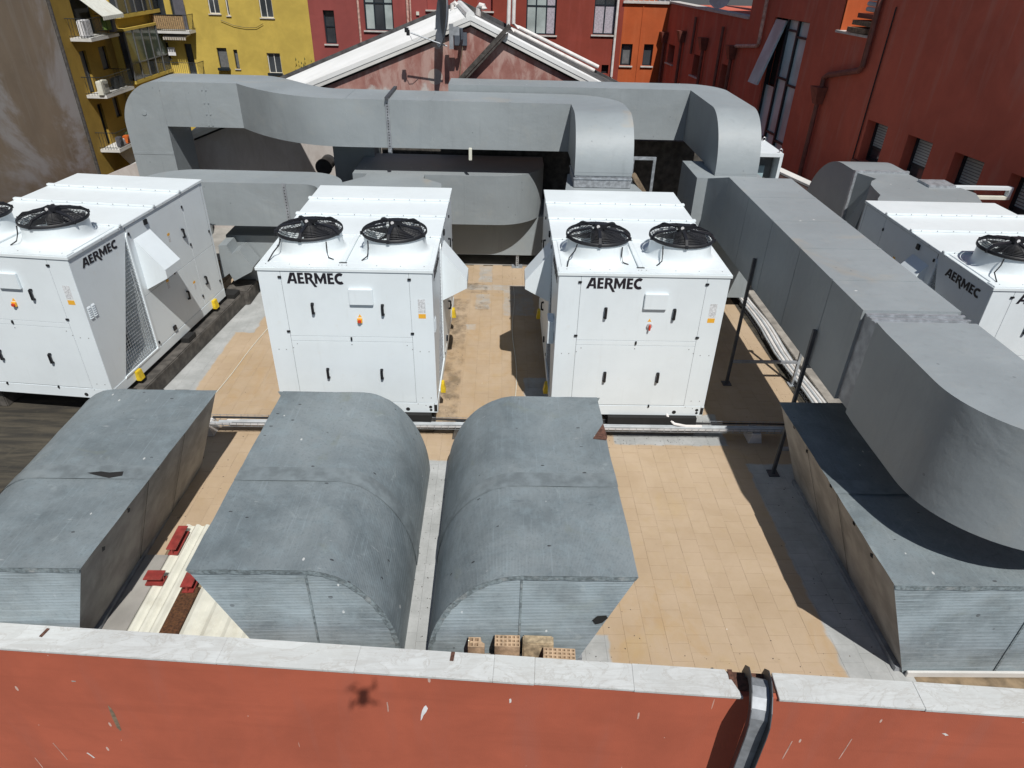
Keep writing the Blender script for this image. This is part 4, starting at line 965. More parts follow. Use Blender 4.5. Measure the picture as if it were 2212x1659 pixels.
        cb.tube([(cx+.43*math.cos(q),cy+.43*math.sin(q),H+.24),(cx+.47*math.cos(q),cy+.47*math.sin(q),H+.16),(cx+.50*math.cos(q)-.05,cy+.52*math.sin(q),H+.08),(cx-.44,cy-.52,H+.012)] if ci == 0 else [(cx+.43*math.cos(q),cy+.43*math.sin(q),H+.24),(cx-.30,cy-.34,H+.14),(cx-.31,cy-.39,H+.06),(cx-.38,cy-.43,H+.014)], .0085, 6)
        cb.build('fan_cable', 'cable_black', F)
        if ci == 0: cb = MB(); cb.tube([(cx+.28,cy-.33,H+.22),(cx+.28,cy-.34,H+.10),(cx+.30,cy-.38,H+.03),(cx+.37,cy-.41,H+.013)], .0085, 6); cb.build('fan_cable', 'cable_black', F)
    return U

def add_switch(U, kind):
    if kind == 'yellow':
        P = MB().box(1.20,1.264,-.03,-.004,1.425,1.492).build('main_switch', 'orange_label', U, bevel=.004)
        MB().cyl((1.232,-.05,1.458), .022, .02, 14, 'y').build('knob', 'red_knob', P)
    else:
        P = MB().cyl((1.243,-.03,1.445), .035, .026, 16, 'y').build('main_switch', 'grey_knob', U)
        MB().box(1.232,1.254,-.055,-.03,1.39,1.47).build('knob', 'red_knob', P, bevel=.004)

U0 = build_unit()
units = [(-7.714,8.473,-5.846,'white rooftop unit at far left with its hooded side turned towards us','yellow'),
         (-3.059,8.038,-.12,'white rooftop unit second from the left behind the round-sided grey cover','yellow'),
         (.758,8.045,.07,'white rooftop unit third from the left with the grey-red switch','grey'),
         (6.215,7.803,.0,'white rooftop unit at far right half hidden by the long grey duct','yellow')]
UN = []
for i, (x, y, a, lab, sw) in enumerate(units):
    UN.append(copy_tree(U0) if i else None)
UN[0] = U0
for (x, y, a, lab, sw), u in zip(units, UN):
    u.location = (x, y, .36); u.rotation_euler = (0,0,R(a)); tag(u, lab, 'air conditioner', 'white rooftop units in a row'); add_switch(u, sw)
for ch in list(UN[1].children):
    if ch.name.startswith('rain_hood') and ch.data.vertices[1].co.x < 0: bpy.data.objects.remove(ch)

# concrete kerbs the units stand on, with rubber pads as parts
def kerb(name, x, y, rz, x0, x1, y0, y1, h, label, mat='kerb_dark'):
    K = MB().box(x0, x1, y0, y1, 0, h).build(name, mat, bevel=.015); K.location = (x, y, 0); K.rotation_euler = (0,0,R(rz)); tag(K, label, 'plinth', 'plinths under the units')
    for yy in (y0+.25, (y0+y1)/2, y1-.3):
        MB().box(x0+.03, x1-.03, yy-.12, yy+.12, h+.001, .355).build('rubber_pad', 'dark_gap', K)
ks = []
for i, (x, y, a, lab, sw) in enumerate(units):
    nm = ('far left','second','third','far right')[i]
    if i == 0:
        kerb('concrete_plinth', x, y, a, 2.0, 2.36, -.05, 4.05, .27, 'dark concrete kerb under the right edge of the far left white unit')
        kerb('concrete_plinth', x, y, a, .0, .35, .1, 3.6, .27, 'dark concrete kerb under the left edge of the far left white unit')
    else:
        kerb('concrete_plinth', x, y, a, .80 if i == 2 else .15, 2.14, .0, .35, .22, f'dark concrete kerb under the front edge of the {nm} white unit')
        kerb('concrete_plinth', x, y, a, .15, 2.14, 3.1, 3.5, .22, f'dark concrete kerb under the rear edge of the {nm} white unit')
tag(MB().box(-5.34,-4.88,12.15,12.75,0,.29).build('concrete_block', 'kerb_dark', bevel=.02), 'spotted dark concrete block behind the far left white unit', 'block')
# ------------------------------------------------------------------ painted air ducts
def ease(t): return t
# long upper duct with the S-bend, left riser and right down-leg
E_ = empty('air_duct', (-7.43,15.55,0), 0, 'long grey overhead duct with S-bend rising at left and dropping behind the third unit', 'duct')
ox, oy = 7.43, -15.55
def P2(poly): return [(x+ox, y+oy) for x, y in poly]
ZB, ZT = 2.72, 3.59
MB().box(-.43,.43,-.55,.55,0,ZB).build('riser', 'duct_paint', E_)
el = [(-7.0+ox,ZB)]+[(x+ox,z) for x, z in arc(-7.0,ZB,.86,.87,90,180,18)]
MB().prism(el, -.55, .55, 'y').build('elbow', 'duct_paint', E_)
front = [(-5.41+2.41*t, 13.58+1.42*(1-t)**2.0) for t in [i/16 for i in range(17)]]
def sback(t): t = min(1, max(0, t)); return t*t*(3-2*t)
back = [(-5.30+2.30*t, 16.10-1.43*sback((t-.02)/.86)) for t in [i/16 for i in range(17)]]
plan = [(-6.998,15.0)]+front+[(1.294,13.58),(1.294,14.63)]+back[::-1]+[(-6.998,16.10)]
MB().prism(P2(plan), ZB, ZT, 'z').build('run', 'duct_paint', E_)
MB().prism(P2([(1.2945,13.58)]+arc(1.2945,13.58,1.02,1.05,0,90,16)), ZB, ZT, 'z').build('elbow', 'duct_paint', E_)
yz = [(13.579,ZB),(13.579,ZT)]+arc(12.97,ZB,.86,.87,90,180,18)
MB().prism([(y+oy, z) for y, z in yz], 1.2947+ox, 2.3145+ox, 'x').build('drop_elbow', 'duct_paint', E_)
MB().box(1.295+ox,2.314+ox,12.112+oy,12.968+oy,2.66,2.719).build('drop_leg', 'duct_paint', E_)
for z0, z1, e, mt in ((2.625,2.658,-.012,'foil_band'),(2.590,2.623,.012,'galvanised'),(2.45,2.588,0,'foil_band')):
    MB().box(1.295-e+ox,2.314+e+ox,12.112-e+oy,12.968+e+oy,z0,z1).build('collar', mt, E_, bevel=.006)
# perforated strut strapped round it
MB().box(-2.185+ox,-2.115+ox,13.555+oy,13.577+oy,2.62,3.62).build('strap', 'galv_dull', E_)
h = MB()
for k in range(17): h.cyl((-2.15+ox,13.550+oy,2.70+.052*k), .011, .004, 8, 'y')
h.build('strap_holes', 'dark_gap', E_, kind='stuff')
MB().box(-2.18+ox,-2.12+ox,13.50+oy,14.78+oy,3.594,3.645).build('strap_bar', 'strut_dark', E_); MB().box(-2.18+ox,-2.12+ox,13.50+oy,14.7+oy,2.655,2.70).build('strap_bar', 'galv_dull', E_)
hk = MB(); hk.box(-.63+ox,-.57+ox,13.50+oy,13.56+oy,2.53,2.76); hk.build('hanger_bracket', 'sheet_cream', E_, bevel=.006)
for x in (-2.95,-1.35,.15):
    MB().box(x-.022+ox,x+.022+ox,13.575+oy,13.579+oy,2.722,3.588).build('joint_tape', 'duct_paint', E_); MB().box(x-.022+ox,x+.022+ox,13.58+oy,14.64+oy,3.591,3.595).build('joint_tape', 'duct_paint', E_)
MB().box(-6.13+ox,-6.08+ox,14.995+oy,14.999+oy,2.722,3.588).build('joint_tape', 'duct_paint', E_); MB().box(-7.86+ox,-7.0+ox,14.995+oy,14.999+oy,2.14,2.19).build('joint_tape', 'duct_paint', E_)
for k, (x, z) in enumerate(((-6.10,3.45),(-6.10,3.2),(-6.10,2.98),(-6.10,2.76))): MB().cyl((x+ox-.03,14.985+oy,z), .012, .01, 8, 'y').build('rivet', 'duct_paint', E_); MB().cyl((x+ox+.05,14.985+oy,z), .012, .01, 8, 'y').build('rivet', 'duct_paint', E_)
MB().cyl((-7.42+ox,14.988+oy,2.98), .05, .011, 16, 'y').build('test_cap', 'duct_paint', E_)

# second upper duct behind it
H_ = empty('air_duct', (4.17,12.6,2.7), 0, 'grey upper duct behind the S-bend duct, curving down at its right end', 'duct')
hx, hy, hz = -4.17, -12.6, -2.7
MB().box(-1.08+hx,3.789+hx,14.69+hy,15.52+hy,2.736+hz,3.71+hz).build('run', 'duct_paint', H_)
MB().prism([(x+hx,y+hy) for x, y in [(3.79,14.69)]+arc(3.79,14.69,.755,.83,0,90,16)], 2.736+hz, 3.71+hz, 'z').build('elbow', 'duct_paint', H_)
yz = [(14.689,2.736),(14.689,3.71)]+arc(13.0,2.736,.86,.974,90,180,18)
MB().prism([(y+hy,z+hz) for y, z in yz], 3.7905+hx, 4.5445+hx, 'x').build('drop_elbow', 'duct_paint', H_)
MB().box(3.791+hx,4.544+hx,12.142+hy,12.90+hy,.002,2.735+hz).build('drop_leg', 'duct_paint', H_)

# plenum box under its end, long right-hand duct
K_ = tag(MB().box(3.44,4.62,11.98,13.15,1.55,2.7).build('plenum_box', 'duct_paint'), 'grey box plenum under the down-curving end of the rear upper duct', 'duct')
tag(MB().box(3.3,4.92,12.4,13.3,.23,1.5).build('floor_duct', 'duct_paint'), 'low grey duct on the floor under the box plenum at right', 'duct')
J_ = empty('air_duct', (4.33,9,0), 0, 'long straight grey duct on the right running forward and curving off to the right', 'duct')
jx, jy = -4.33, -9.0
MB().box(3.815+jx,4.86+jx,6.40+jy,11.42+jy,1.76,2.87).build('run', 'duct_paint', J_)
MB().hexa([(3.815+jx,11.421+jy,1.76),(4.86+jx,11.421+jy,1.76),(4.86+jx,11.978+jy,1.60),(3.63+jx,11.978+jy,1.60)], [(3.815+jx,11.421+jy,2.87),(4.86+jx,11.421+jy,2.87),(4.86+jx,11.978+jy,2.695),(3.63+jx,11.978+jy,2.695)]).build('transition', 'duct_paint', J_, smooth=False)
MB().box(3.845+jx,4.83+jx,6.13+jy,6.399+jy,1.79,2.84).build('flange_band', 'galv_dull', J_)
for y in (6.22,6.32): MB().box(3.822+jx,4.853+jx,y-.014+jy,y+.014+jy,2.842,2.862).build('flange_rib', 'galvanised', J_)
pl = [(3.83,6.128),(3.815,5.9),(3.815,5.0)]+arc(4.9,5.0,1.085,1.0,180,270,20)+[(9.4,4.0),(9.4,5.06),(4.86,5.06),(4.86,6.128)]
MB().prism([(x+jx,y+jy) for x, y in pl], 1.76, 2.87, 'z').build('front_elbow', 'duct_paint', J_)
for y in (10.35,9.25,8.2,7.2):
    MB().box(3.811+jx,3.8145+jx,y-.025+jy,y+.025+jy,1.762,2.868).build('joint_tape', 'duct_paint', J_); MB().box(3.816+jx,4.858+jx,y-.025+jy,y+.025+jy,2.871,2.8745).build('joint_tape', 'duct_paint', J_)
# low duct from the first to the second unit
F_ = empty('air_duct', (-4.6,12.9,1.5), 0, 'low grey duct joining the backs of the first and second units', 'duct')
fx, fy, fz = 4.6, -12.9, -1.5
fp = [(-6.62,11.98),(-5.9,11.93),(-5.87,12.2),(-5.75,12.40),(-5.55,12.48)]+[(-3.63,12.48)]+arc(-3.63,12.13,.35,.35,80,0,8)+[(-3.27,11.64),(-2.62,11.64),(-2.80,12.20)]+arc(-3.72,12.50,.80,.80,8,90,12)+arc(-5.77,12.5,.85,.82,90,180,14)
MB().prism([(x+fx,y+fy) for x, y in fp], 1.49+fz, 2.30+fz, 'z').build('run', 'duct_paint', F_)
MB().box(-3.995+fx,-3.935+fx,12.462+fy,12.479+fy,1.47+fz,2.31+fz).build('strap', 'galv_dull', F_)
h = MB()
for k in range(14): h.cyl((-3.965+fx,12.458+fy,1.52+.055*k+fz), .010, .004, 8, 'y')
h.build('strap_holes', 'dark_gap', F_, kind='stuff')
tag(MB().box(-5.33,-3.3,12.76,14.05,.25,1.20).build('floor_duct', 'duct_paint'), 'grey duct lying in shadow under the low joining duct', 'duct')
zz = [(-5.30,1.175),(-5.147,1.186),(-5.093,1.006),(-4.93,1.088),(-4.72,.757),(-4.767,.658),(-5.14,.454),(-5.20,.617),(-5.36,.50)]
tag(MB().prism(zz[::-1], 12.26, 12.70, 'y').build('folded_cowl', 'duct_paint', smooth=False), 'zigzag folded grey sheet-metal cowl between the first and second units', 'duct cowl')
# middle round-cornered duct behind the aisle
G_ = empty('air_duct', (-.8,14.2,1.2), 0, 'round-cornered grey duct at the end of the aisle between second and third units', 'duct')
gx, gy, gz = .8, -14.2, -1.2
gp = [(-2.95,13.68),(-.1,13.68)]+arc(-.1,14.68,1.0,1.0,270,360,18)+[(.9,15.3),(-2.95,15.3)]
MB().prism([(x+gx,y+gy) for x, y in gp], 1.186+gz, 2.19+gz, 'z').build('run', 'duct_paint', G_)
MB().box(-.735+gx,-.715+gx,13.674+gy,13.679+gy,1.19+gz,2.18+gz).build('joint_seam', 'duct_paint', G_)
L_ = empty('air_duct', (-.8,14.9,.31), 0, 'flat grey box duct on short feet below the round-cornered duct', 'duct')
MB().box(-2.4,2.9,-.65,.65,0,.872).build('run', 'duct_paint', L_)
for x in (1.19,2.6,-1.5):
    f = MB().box(x-.03,x+.03,-.62,-.57,-.30,-.001).build('foot', 'galvanised', L_); MB().box(x-.12,x+.12,-.66,-.46,-.309,-.292).build('foot_plate', 'galvanised', f)
    h = MB()
    for k in range(5): h.cyl((x,-.624,-.26+.05*k), .011, .004, 8, 'y')
    h.build('foot_holes', 'dark_gap', f, kind='stuff')
# transitions behind units two and three
tp = [(-3.02,11.62),(-1.12,11.62),(-1.12,12.82),(-1.143,13.07),(-1.51,13.39),(-1.517,13.675),(-2.656,13.675),(-2.66,13.43),(-3.02,12.99)]
tag(MB().prism(tp, 1.15, 2.20, 'z').build('duct_transition', 'duct_paint', smooth=False), 'tapered grey duct piece at the back of the second unit', 'duct')
tag(MB().hexa([(1.10,11.63,1.4),(2.56,11.63,1.4),(2.36,12.99,1.4),(1.24,12.99,1.4)], [(1.10,11.63,2.44),(2.56,11.63,2.44),(2.34,12.99,2.449),(1.26,12.99,2.449)]).build('duct_transition', 'duct_paint', smooth=False), 'tapered grey duct piece at the back of the third unit', 'duct')
tag(MB().box(-3.60,-2.72,15.0,15.9,0,2.70).build('duct_shaft', 'duct_paint'), 'square grey duct shaft standing in shade under the S-bend duct', 'duct')
tag(MB().box(-2.65,4.9,15.56,16.2,0,2.52).build('dark_backing', 'kerb_dark'), 'added dark box that keeps the gap behind the middle ducts black', 'wall')  # added box, blackens the view under the upper ducts
b = MB(); b.cyl((-3.98,15.55,1.80), .16, .5, 20, 'y'); b.cyl((-3.98,15.52,1.80), .185, .06, 20, 'y')
tag(b.build('drain_pipe', 'black_plastic'), 'black round pipe end left of the shaded duct shaft', 'pipe')
# duct behind the far right unit
M_ = empty('air_duct', (7.45,14,0), 0, 'grey curved duct rising behind the far right unit', 'duct')
mx, my = -7.45, -14.0
mp = [(13.43,1.4),(13.43,2.51),(13.97,2.51)]+arc(13.97,1.2,1.38,1.31,90,0,18)+[(15.35,0),(14.2,0),(14.2,1.4)]
MB().prism([(y+my,z) for y, z in mp], 6.93+mx, 7.96+mx, 'x').build('riser_elbow', 'duct_paint', M_)
MB().box(6.91+mx,7.98+mx,13.36+my,13.428+my,1.38,2.53).build('flange_band', 'galvanised', M_)
MB().hexa([(7.0+mx,12.96+my,1.4),(7.98+mx,12.96+my,1.4),(7.95+mx,13.358+my,1.4),(6.96+mx,13.358+my,1.4)], [(7.14+mx,12.96+my,2.49),(7.98+mx,12.96+my,2.49),(7.95+mx,13.358+my,2.49),(6.96+mx,13.358+my,2.49)]).build('transition', 'duct_paint', M_, smooth=False)
np_ = [(6.45,11.42),(8.28,11.42),(8.55,12.1),(8.35,12.95),(7.145,12.95),(6.97,12.78),(6.84,12.54),(6.77,12.25),(6.71,11.88),(6.56,11.66)]
MB().prism([(x+mx,y+my) for x, y in np_], 1.4, 2.495, 'z').build('bend', 'duct_paint', M_)
CR = empty('channel_rail', (8.75,12.5,2.4), 0, 'white steel channel rail against the shaded red wall at right', 'steel rail')
MB().box(-.65,.72,-.05,.05,.06,.115).build('top_rail', 'white_sheet', CR); MB().box(-.65,.72,-.05,.05,-.115,-.06).build('bottom_rail', 'sheet_cream', CR); MB().box(.66,.72,-.048,.048,-.059,.059).build('end_plate', 'white_sheet', CR); MB().box(-.9,-.4,-.10,.3,-.12,.14).build('end_box', 'galvanised', CR)
# white frame box with eyebolts
WB = empty('white_box', (5.2,14.6,0), 0, 'open-fronted white metal box with lifting eyes behind the long right duct', 'machine housing')
wx, wy_ = -5.2, -14.6
for (x0,x1,y0,y1,z0,z1) in ((4.7,5.69,14.0,15.2,2.60,2.67),(5.63,5.69,14.0,15.2,.9,2.599),(4.7,4.76,14.0,15.2,.9,2.599),(4.761,5.629,15.14,15.2,.9,2.599),(4.7,5.69,14.0,15.2,.84,.899)):
    MB().box(x0+wx,x1+wx,y0+wy_,y1+wy_,z0,z1).build('panel', 'white_sheet', WB)
MB().box(4.77+wx,5.62+wx,14.32+wy_,14.36+wy_,.9,2.59).build('inner_frame', 'shutter', WB); MB().box(4.80+wx,5.45+wx,14.25+wy_,14.31+wy_,1.0,2.36).build('inner_panel', 'blue_panel', WB)
for x, y in ((5.64,14.06),(5.64,15.1)):
    MB().tube([(x+wx+.035*math.cos(2*PI*k/12),y+wy_,2.715+.035*math.sin(2*PI*k/12)) for k in range(12)], .010, 6, True).build('lifting_eye', 'chrome', WB)

# ------------------------------------------------------------------ supports, trays, pipes
def post(b, x, y, z0, z1): b.box(x-.021,x+.021,y-.021,y+.021,z0,z1)
def sframe(y, xl, xr, zl, bar, label, mat='strut_dark'):
    S = empty('support_frame', ((xl+xr)/2,y,0), 0, label, 'support frame', 'strut frames under the long right duct'); o = (xl+xr)/2
    for x, zt in ((xl,zl),(xr,1.755)):
        p = MB(); post(p, x-o, 0, .012, zt); q = p.build('post', mat if x == xl else 'galvanised', S)
        MB().box(x-o-.07,x-o+.07,-.07,.07,.004,.016).build('base_plate', mat if x == xl else 'galvanised', q)
    MB().box(xl-o+.022,xr-o-.022,-.02,.02,.41,.452).build('cross_bar', 'galv_dull', S)
    MB().box(xl-o+.022,xr-o+.05,-.02,.02,1.70,1.742).build('cross_bar', 'galv_dull', S)
sframe(9.50, 3.785, 4.885, 2.20, True, 'steel strut frame under the long right duct beside the third unit')
sframe(7.19, 3.785, 4.885, 2.22, True, 'steel strut frame under the long right duct just behind the right cover')
S2_ = empty('pipe_stand', (2.62,12.75,0), 0, 'bare galvanised stand with a timber block between the two duct legs', 'stand')
for x in (-.2,.2): MB().box(x-.025,x+.025,-.025,.025,0,2.80).build('post', 'galvanised', S2_)
MB().box(-.35,.226,-.025,.025,2.801,2.85).build('cross_bar', 'galvanised', S2_)
MB().bar((-.23,-.35,2.62),(.08,-.28,2.18), .09, .09).build('timber_block', 'wood_old', S2_); MB().bar((.07,-.28,2.20),(.30,-.22,1.9), .07).build('brace', 'galvanised', S2_); MB().bar((-.32,-.30,2.18),(.0,-.30,2.36), .05).build('brace', 'galvanised', S2_)

# wire cable tray with conduits along the unit fronts
T_ = empty('cable_tray', (0,7.99,0), 0, 'wire cable tray with grey conduits running across in front of the units', 'cable tray')
t = MB()
for y in (-.10,-.05,.0,.05,.10): t.bar((-4.2,y,.17),(5.2,y,.17), .005)
for z in (.20,.23): t.bar((-4.2,-.10,z),(5.2,-.10,z), .005); t.bar((-4.2,.10,z),(5.2,.10,z), .005)
x = -4.2
while x < 5.2:
    t.bar((x,-.10,.17),(x,.10,.17), .005); t.bar((x,-.10,.17),(x,-.10,.235), .005); t.bar((x,.10,.17),(x,.10,.235), .005); x += .10
t.build('wire_tray', 'galvanised', T_, smooth=False, kind='stuff')
for k, (y, r, z) in enumerate(((-.075,.016,.19),(-.04,.016,.19),(-.005,.018,.19),(.03,.013,.188),(-.055,.016,.222),(-.02,.014,.222))):
    MB().tube([(-4.18+.1*k+ i*(9.3-.1*k)/14, y+random.uniform(-.006,.006), z+random.uniform(-.003,.003)) for i in range(15)], r, 8).build('conduit', 'conduit_grey' if k % 3 else 'pvc_white', T_)
for y in (.07,.09): MB().tube([(-4.1+i*9.2/14, y, .205+random.uniform(-.01,.015)) for i in range(15)], .009, 6).build('cable', 'cable_black', T_)
for x in (-4.15,-2.0,-.55,3.75): MB().hexa([(x-.10,-.12,.004),(x+.10,-.12,.004),(x+.10,.12,.004),(x-.10,.12,.004)], [(x-.06,-.12,.165),(x+.06,-.12,.165),(x+.06,.12,.165),(x-.06,.12,.165)]).build('support_foot', 'pvc_white' if x < -4 or x > 3 else 'kerb_dark', T_)
tb = MB(); tb.tube([(2.42,8.10,.42),(2.46,8.02,.34),(2.55,7.97,.26),(2.72,7.95,.235),(2.95,7.95,.235)], .022, 8)
tag(tb.build('conduit', 'pvc_white'), 'pale flexible conduit dropping from the third unit into the tray', 'conduit')
# bundle of conduits running back on the right
T2_ = empty('cable_tray', (5.02,10.6,0), 0, 'tray of pale conduits running away beneath the long right duct', 'cable tray')
t = MB()
for x in (-.14,-.07,0,.07,.14): t.bar((x,-2.4,.06),(x,2.6,.06), .005)
y = -2.4
while y < 2.6: t.bar((-.14,y,.06),(.14,y,.06), .005); t.bar((-.14,y,.06),(-.14,y,.13), .005); t.bar((.14,y,.06),(.14,y,.13), .005); y += .1
t.build('wire_tray', 'strut_dark', T2_, smooth=False, kind='stuff')
for k in range(7):
    MB().tube([(-.11+.034*k+.03*math.sin(i*.7+k*.1)+random.uniform(-.004,.004), -2.35+i*4.9/16, .10+(.02 if k % 2 else 0)) for i in range(17)], .019, 8).build('conduit', 'pvc_white' if k % 3 else 'conduit_grey', T2_)
for y in (-1.0,.5,1.9): MB().box(-.13,.13,y-.05,y+.05,.004,.055).build('support_foot', 'concrete', T2_)
struct(MB().box(4.80,5.24,8.2,13.4,.002,.005).build('dark_strip', 'bitumen', smooth=False)); struct(MB().box(5.24,6.1,7.3,13.4,.001,.03).build('side_step', 'concrete', bevel=.01))
tag(MB().tube([(.28+.03*math.sin(i*.8),9.0+i*.38,.012) for i in range(12)], .006, 6).build('floor_cable', 'sheet_cream'), 'thin pale cable lying on the tiles between second and third units', 'cable')
tag(MB().tube([(-4.42+.022*i+.01*math.sin(i),9.0+i*.30,.012) for i in range(9)], .006, 6).build('floor_cable', 'sheet_cream'), 'thin pale cable lying on the tiles right of the far left unit', 'cable')
# ------------------------------------------------------------------ the four old duct covers in front
def cover(name, x0, sgn, yf, yb, label, xt, xb, xc, xr, zt=1.25, skew=0.):
    """profile in x-z: top edge xt overhanging base xb on the flat side; quarter round from xc down to xr on the other side"""
    Cv = empty(name, (x0, yf, 0), 0, label, 'duct cover', 'old grey duct covers along the front wall')
    D = yb-yf
    a = [(xc+(xr-xc)*math.sin(R(t)), zt*math.cos(R(t))*1.0) for t in [90*i/22 for i in range(23)]]
    rnd = [(xt,zt)]+a               # skin path from the sharp top edge, over and down to the floor
    rnd = [(p[0]-x0, p[1]) for p in rnd]
    ribs = 14; vs = []; fs = []; m = 0
    # subdivide the flat top so that it can sag a little
    path = [(rnd[0][0]+(rnd[1][0]-rnd[0][0])*k/6, zt) for k in range(6)]+rnd[1:]
    m = len(path)
    for j in range(ribs+1):
        y = D*j/ribs
        for i, (x, z) in enumerate(path):
            fl = max(0, 1-i/8)
            dz = -.010*math.sin(PI*j/ribs)*math.sin(PI*min(1, i/7))+random.uniform(-.0035,.0035)*(1 if 0 < i < m-2 else .5)
            dx = random.uniform(-.006,.006) if i == 0 else 0
            vs.append((x+dx+skew*y*fl, y, max(0, z+dz)))
    fs = [(j*m+i, j*m+i+1, (j+1)*m+i+1, (j+1)*m+i) for j in range(ribs) for i in range(m-1)]
    b = MB(); b.add(vs, fs); top = b.build('skin', 'cover_weave', Cv)
    # overhanging flat side
    b = MB(); b.add([(xt-x0+.02*sgn,.012,zt-.012),(xb-x0,.012,0),(xb-x0+skew*D*.6,D-.01,0),(xt-x0+.02*sgn+skew*D,D-.01,zt-.012)], [(0,1,2,3)]); b.build('side_panel', 'cover_side', Cv, smooth=False)
    for f_ in (.42,.70):
        y = D*f_; s_ = MB(); s_.add([(xt-x0+.012*sgn+skew*y,y-.006,zt-.02),(xb-x0-.006*sgn+skew*y*.6,y-.006,.01),(xb-x0-.006*sgn+skew*y*.6,y+.006,.01),(xt-x0+.012*sgn+skew*y,y+.006,zt-.02)], [(0,1,2,3)]); s_.build('side_seam', 'dark_gap', Cv, smooth=False)
    MB().box(min(xb-x0, xb-x0-.075*sgn), max(xb-x0, xb-x0-.075*sgn), .03, D-.05, .004, .06).build('base_channel', 'galv_dull', Cv)
    # end faces
    for y, nm in ((.010,'front_panel'),(D-.008,'back_panel')):
        poly = [(x, y, z) for x, z in rnd]+[(xb-x0, y, 0)]
        b = MB(); b.add(poly, [tuple(range(len(poly)))]); b.build(nm, 'cover_front', Cv, smooth=False)
    # wrinkled rim band round the front edge
    b = MB(); vs = []
    for k, (x, z) in enumerate(path):
        sx = x+(.028*sgn if k < 2 else 0); inn = Vector((0-(x-(xb-x0)), 0, .3-z)).normalized()*(.050+.008*math.sin(k*2.7))
        vs += [(x,-.006+random.uniform(-.004,.004),max(0,z+.004)), (x+inn.x,-.004+random.uniform(-.004,.003),max(0,z+inn.z))]
    b.add(vs, [(2*k,2*k+1,2*k+3,2*k+2) for k in range(m-1)]); b.build('front_rim', 'cover_rim', Cv)
    # mid joint band over the skin
    b = MB(); vs = []
    y0, y1 = D*.415, D*.49
    for k, (x, z) in enumerate(path):
        nrm = Vector((x-(xb-x0), 0, max(z,.1))).normalized()*.008; fl = max(0, 1-k/8)
        vs += [(x+nrm.x+skew*y0*fl, y0+random.uniform(-.003,.003), z+nrm.z*.6), (x+nrm.x+skew*y1*fl, y1+random.uniform(-.003,.003), z+nrm.z*.6)]
    b.add(vs, [(2*k,2*k+1,2*k+3,2*k+2) for k in range(m-1)]); b.build('joint_band', 'cover_band', Cv)
    # standing seam on the front panel
    xs = xc-x0; MB().box(xs-.010,xs+.010,.0,.011,.02,zt-.06).build('panel_seam', 'cover_rim', Cv)
    # torn holes and pin heads
    h = MB()
    for k in range(5):
        x = xt-x0+skew*D*.3+sgn*random.uniform(.0,.03); y = D*(.1+.19*k)+random.uniform(-.1,.1); z = zt-random.uniform(.02,.05)
        h.add([(x,y,z+.012),(x-.012*sgn,y+.03,z-.004),(x-.012*sgn,y+.01,z-.03),(x-.01*sgn,y-.03,z-.02)], [(0,1,2,3)])
    h.build('torn_edge', 'dark_gap', Cv, smooth=False, kind='stuff')
    return Cv
CA = cover('duct_cover', -4.9, -1, 4.26, 7.18, 'grey weathered duct cover at far left with dark overhanging right side and torn hole', -3.68, -4.08, -4.75, -5.55, 1.24, .06)
CB_ = cover('duct_cover', -1.8, 1, 4.25, 7.17, 'grey weathered duct cover second from left, rounded on its right side', -2.75, -2.24, -1.70, -.90, 1.25, .022)
CC_ = cover('duct_cover', .3, -1, 4.21, 7.13, 'grey weathered duct cover third from left with clay bricks at its foot', 1.285, .80, .24, -.655, 1.25, -.012)
CD_ = cover('duct_cover', 4.5, 1, 4.12, 7.05, 'grey weathered duct cover at far right beneath the curving duct', 3.55, 4.05, 4.95, 5.95, 1.27, -.008)
MB().box(-.44,1.6,-.035,-.008,.004,.075).build('base_flashing', 'white_coat', CD_, bevel=.004)
# torn slit on the left cover, broken corner hole on the third one, frayed notch at its back
b = MB(); b.add([(.62,1.30,1.247),(.70,1.27,1.247),(.88,1.22,1.2465),(1.00,1.26,1.246),(.98,1.33,1.246),(.84,1.31,1.246),(.75,1.325,1.247)], [(0,1,2,3,4,5,6)]); b.build('torn_hole', 'dark_gap', CA, smooth=False)
b = MB(); b.add([(.715,.002,.62),(.765,.002,.69),(.745,.0,.73),(.66,.0,.72),(.62,.0,.66),(.655,.0,.60)], [(0,1,2,3,4,5)]); b.build('torn_hole', 'dark_gap', CC_, smooth=False)
b = MB(); b.add([(.955,2.35,1.256),(.80,2.05,1.256),(.95,2.02,1.255),(.975,2.1,1.24)], [(0,1,2,3)]); b.build('torn_hole', 'rust_plate', CC_, smooth=False)

# red beam offcuts, pale profiled sheets and a rusty strip beside the left cover
def ibeam(loc, rz, ln, h, wf, label):
    o = empty('steel_beam', loc, rz, label, 'steel beam', 'red beam offcuts by the left cover')
    MB().box(-wf/2,wf/2,-ln/2,ln/2,h-.014,h).build('top_flange', 'red_steel', o); MB().box(-wf/2,wf/2,-ln/2,ln/2,0,.014).build('bottom_flange', 'red_steel', o); MB().box(-.006,.006,-ln/2,ln/2,.0142,h-.0142).build('web', 'red_steel', o)
ibeam((-3.682,5.735,.052), R(1), .37, .10, .108, 'longer red I-beam offcut on the pale sheets beside the left cover')
ibeam((-3.70,5.17,.052), R(90), .19, .10, .13, 'red I-beam offcut lying crosswise beside the left cover')
ibeam((-3.303,5.11,.054), R(2), .20, .10, .120, 'red I-beam offcut standing on the rusty strip beneath the second cover')
def ribbed(name, x0, x1, y0, y1, z, n, label, mat):
    b = MB(); vs = []
    for k in range(n*4+1):
        x = x0+(x1-x0)*k/(n*4); dz = .028 if k % 4 in (1,2) else 0
        vs += [(x,y0,z+dz),(x,y1,z+dz)]
    b.add(vs, [(2*k,2*k+2,2*k+3,2*k+1) for k in range(n*4)]); tag(b.build(name, mat, smooth=False), label, 'metal sheet')
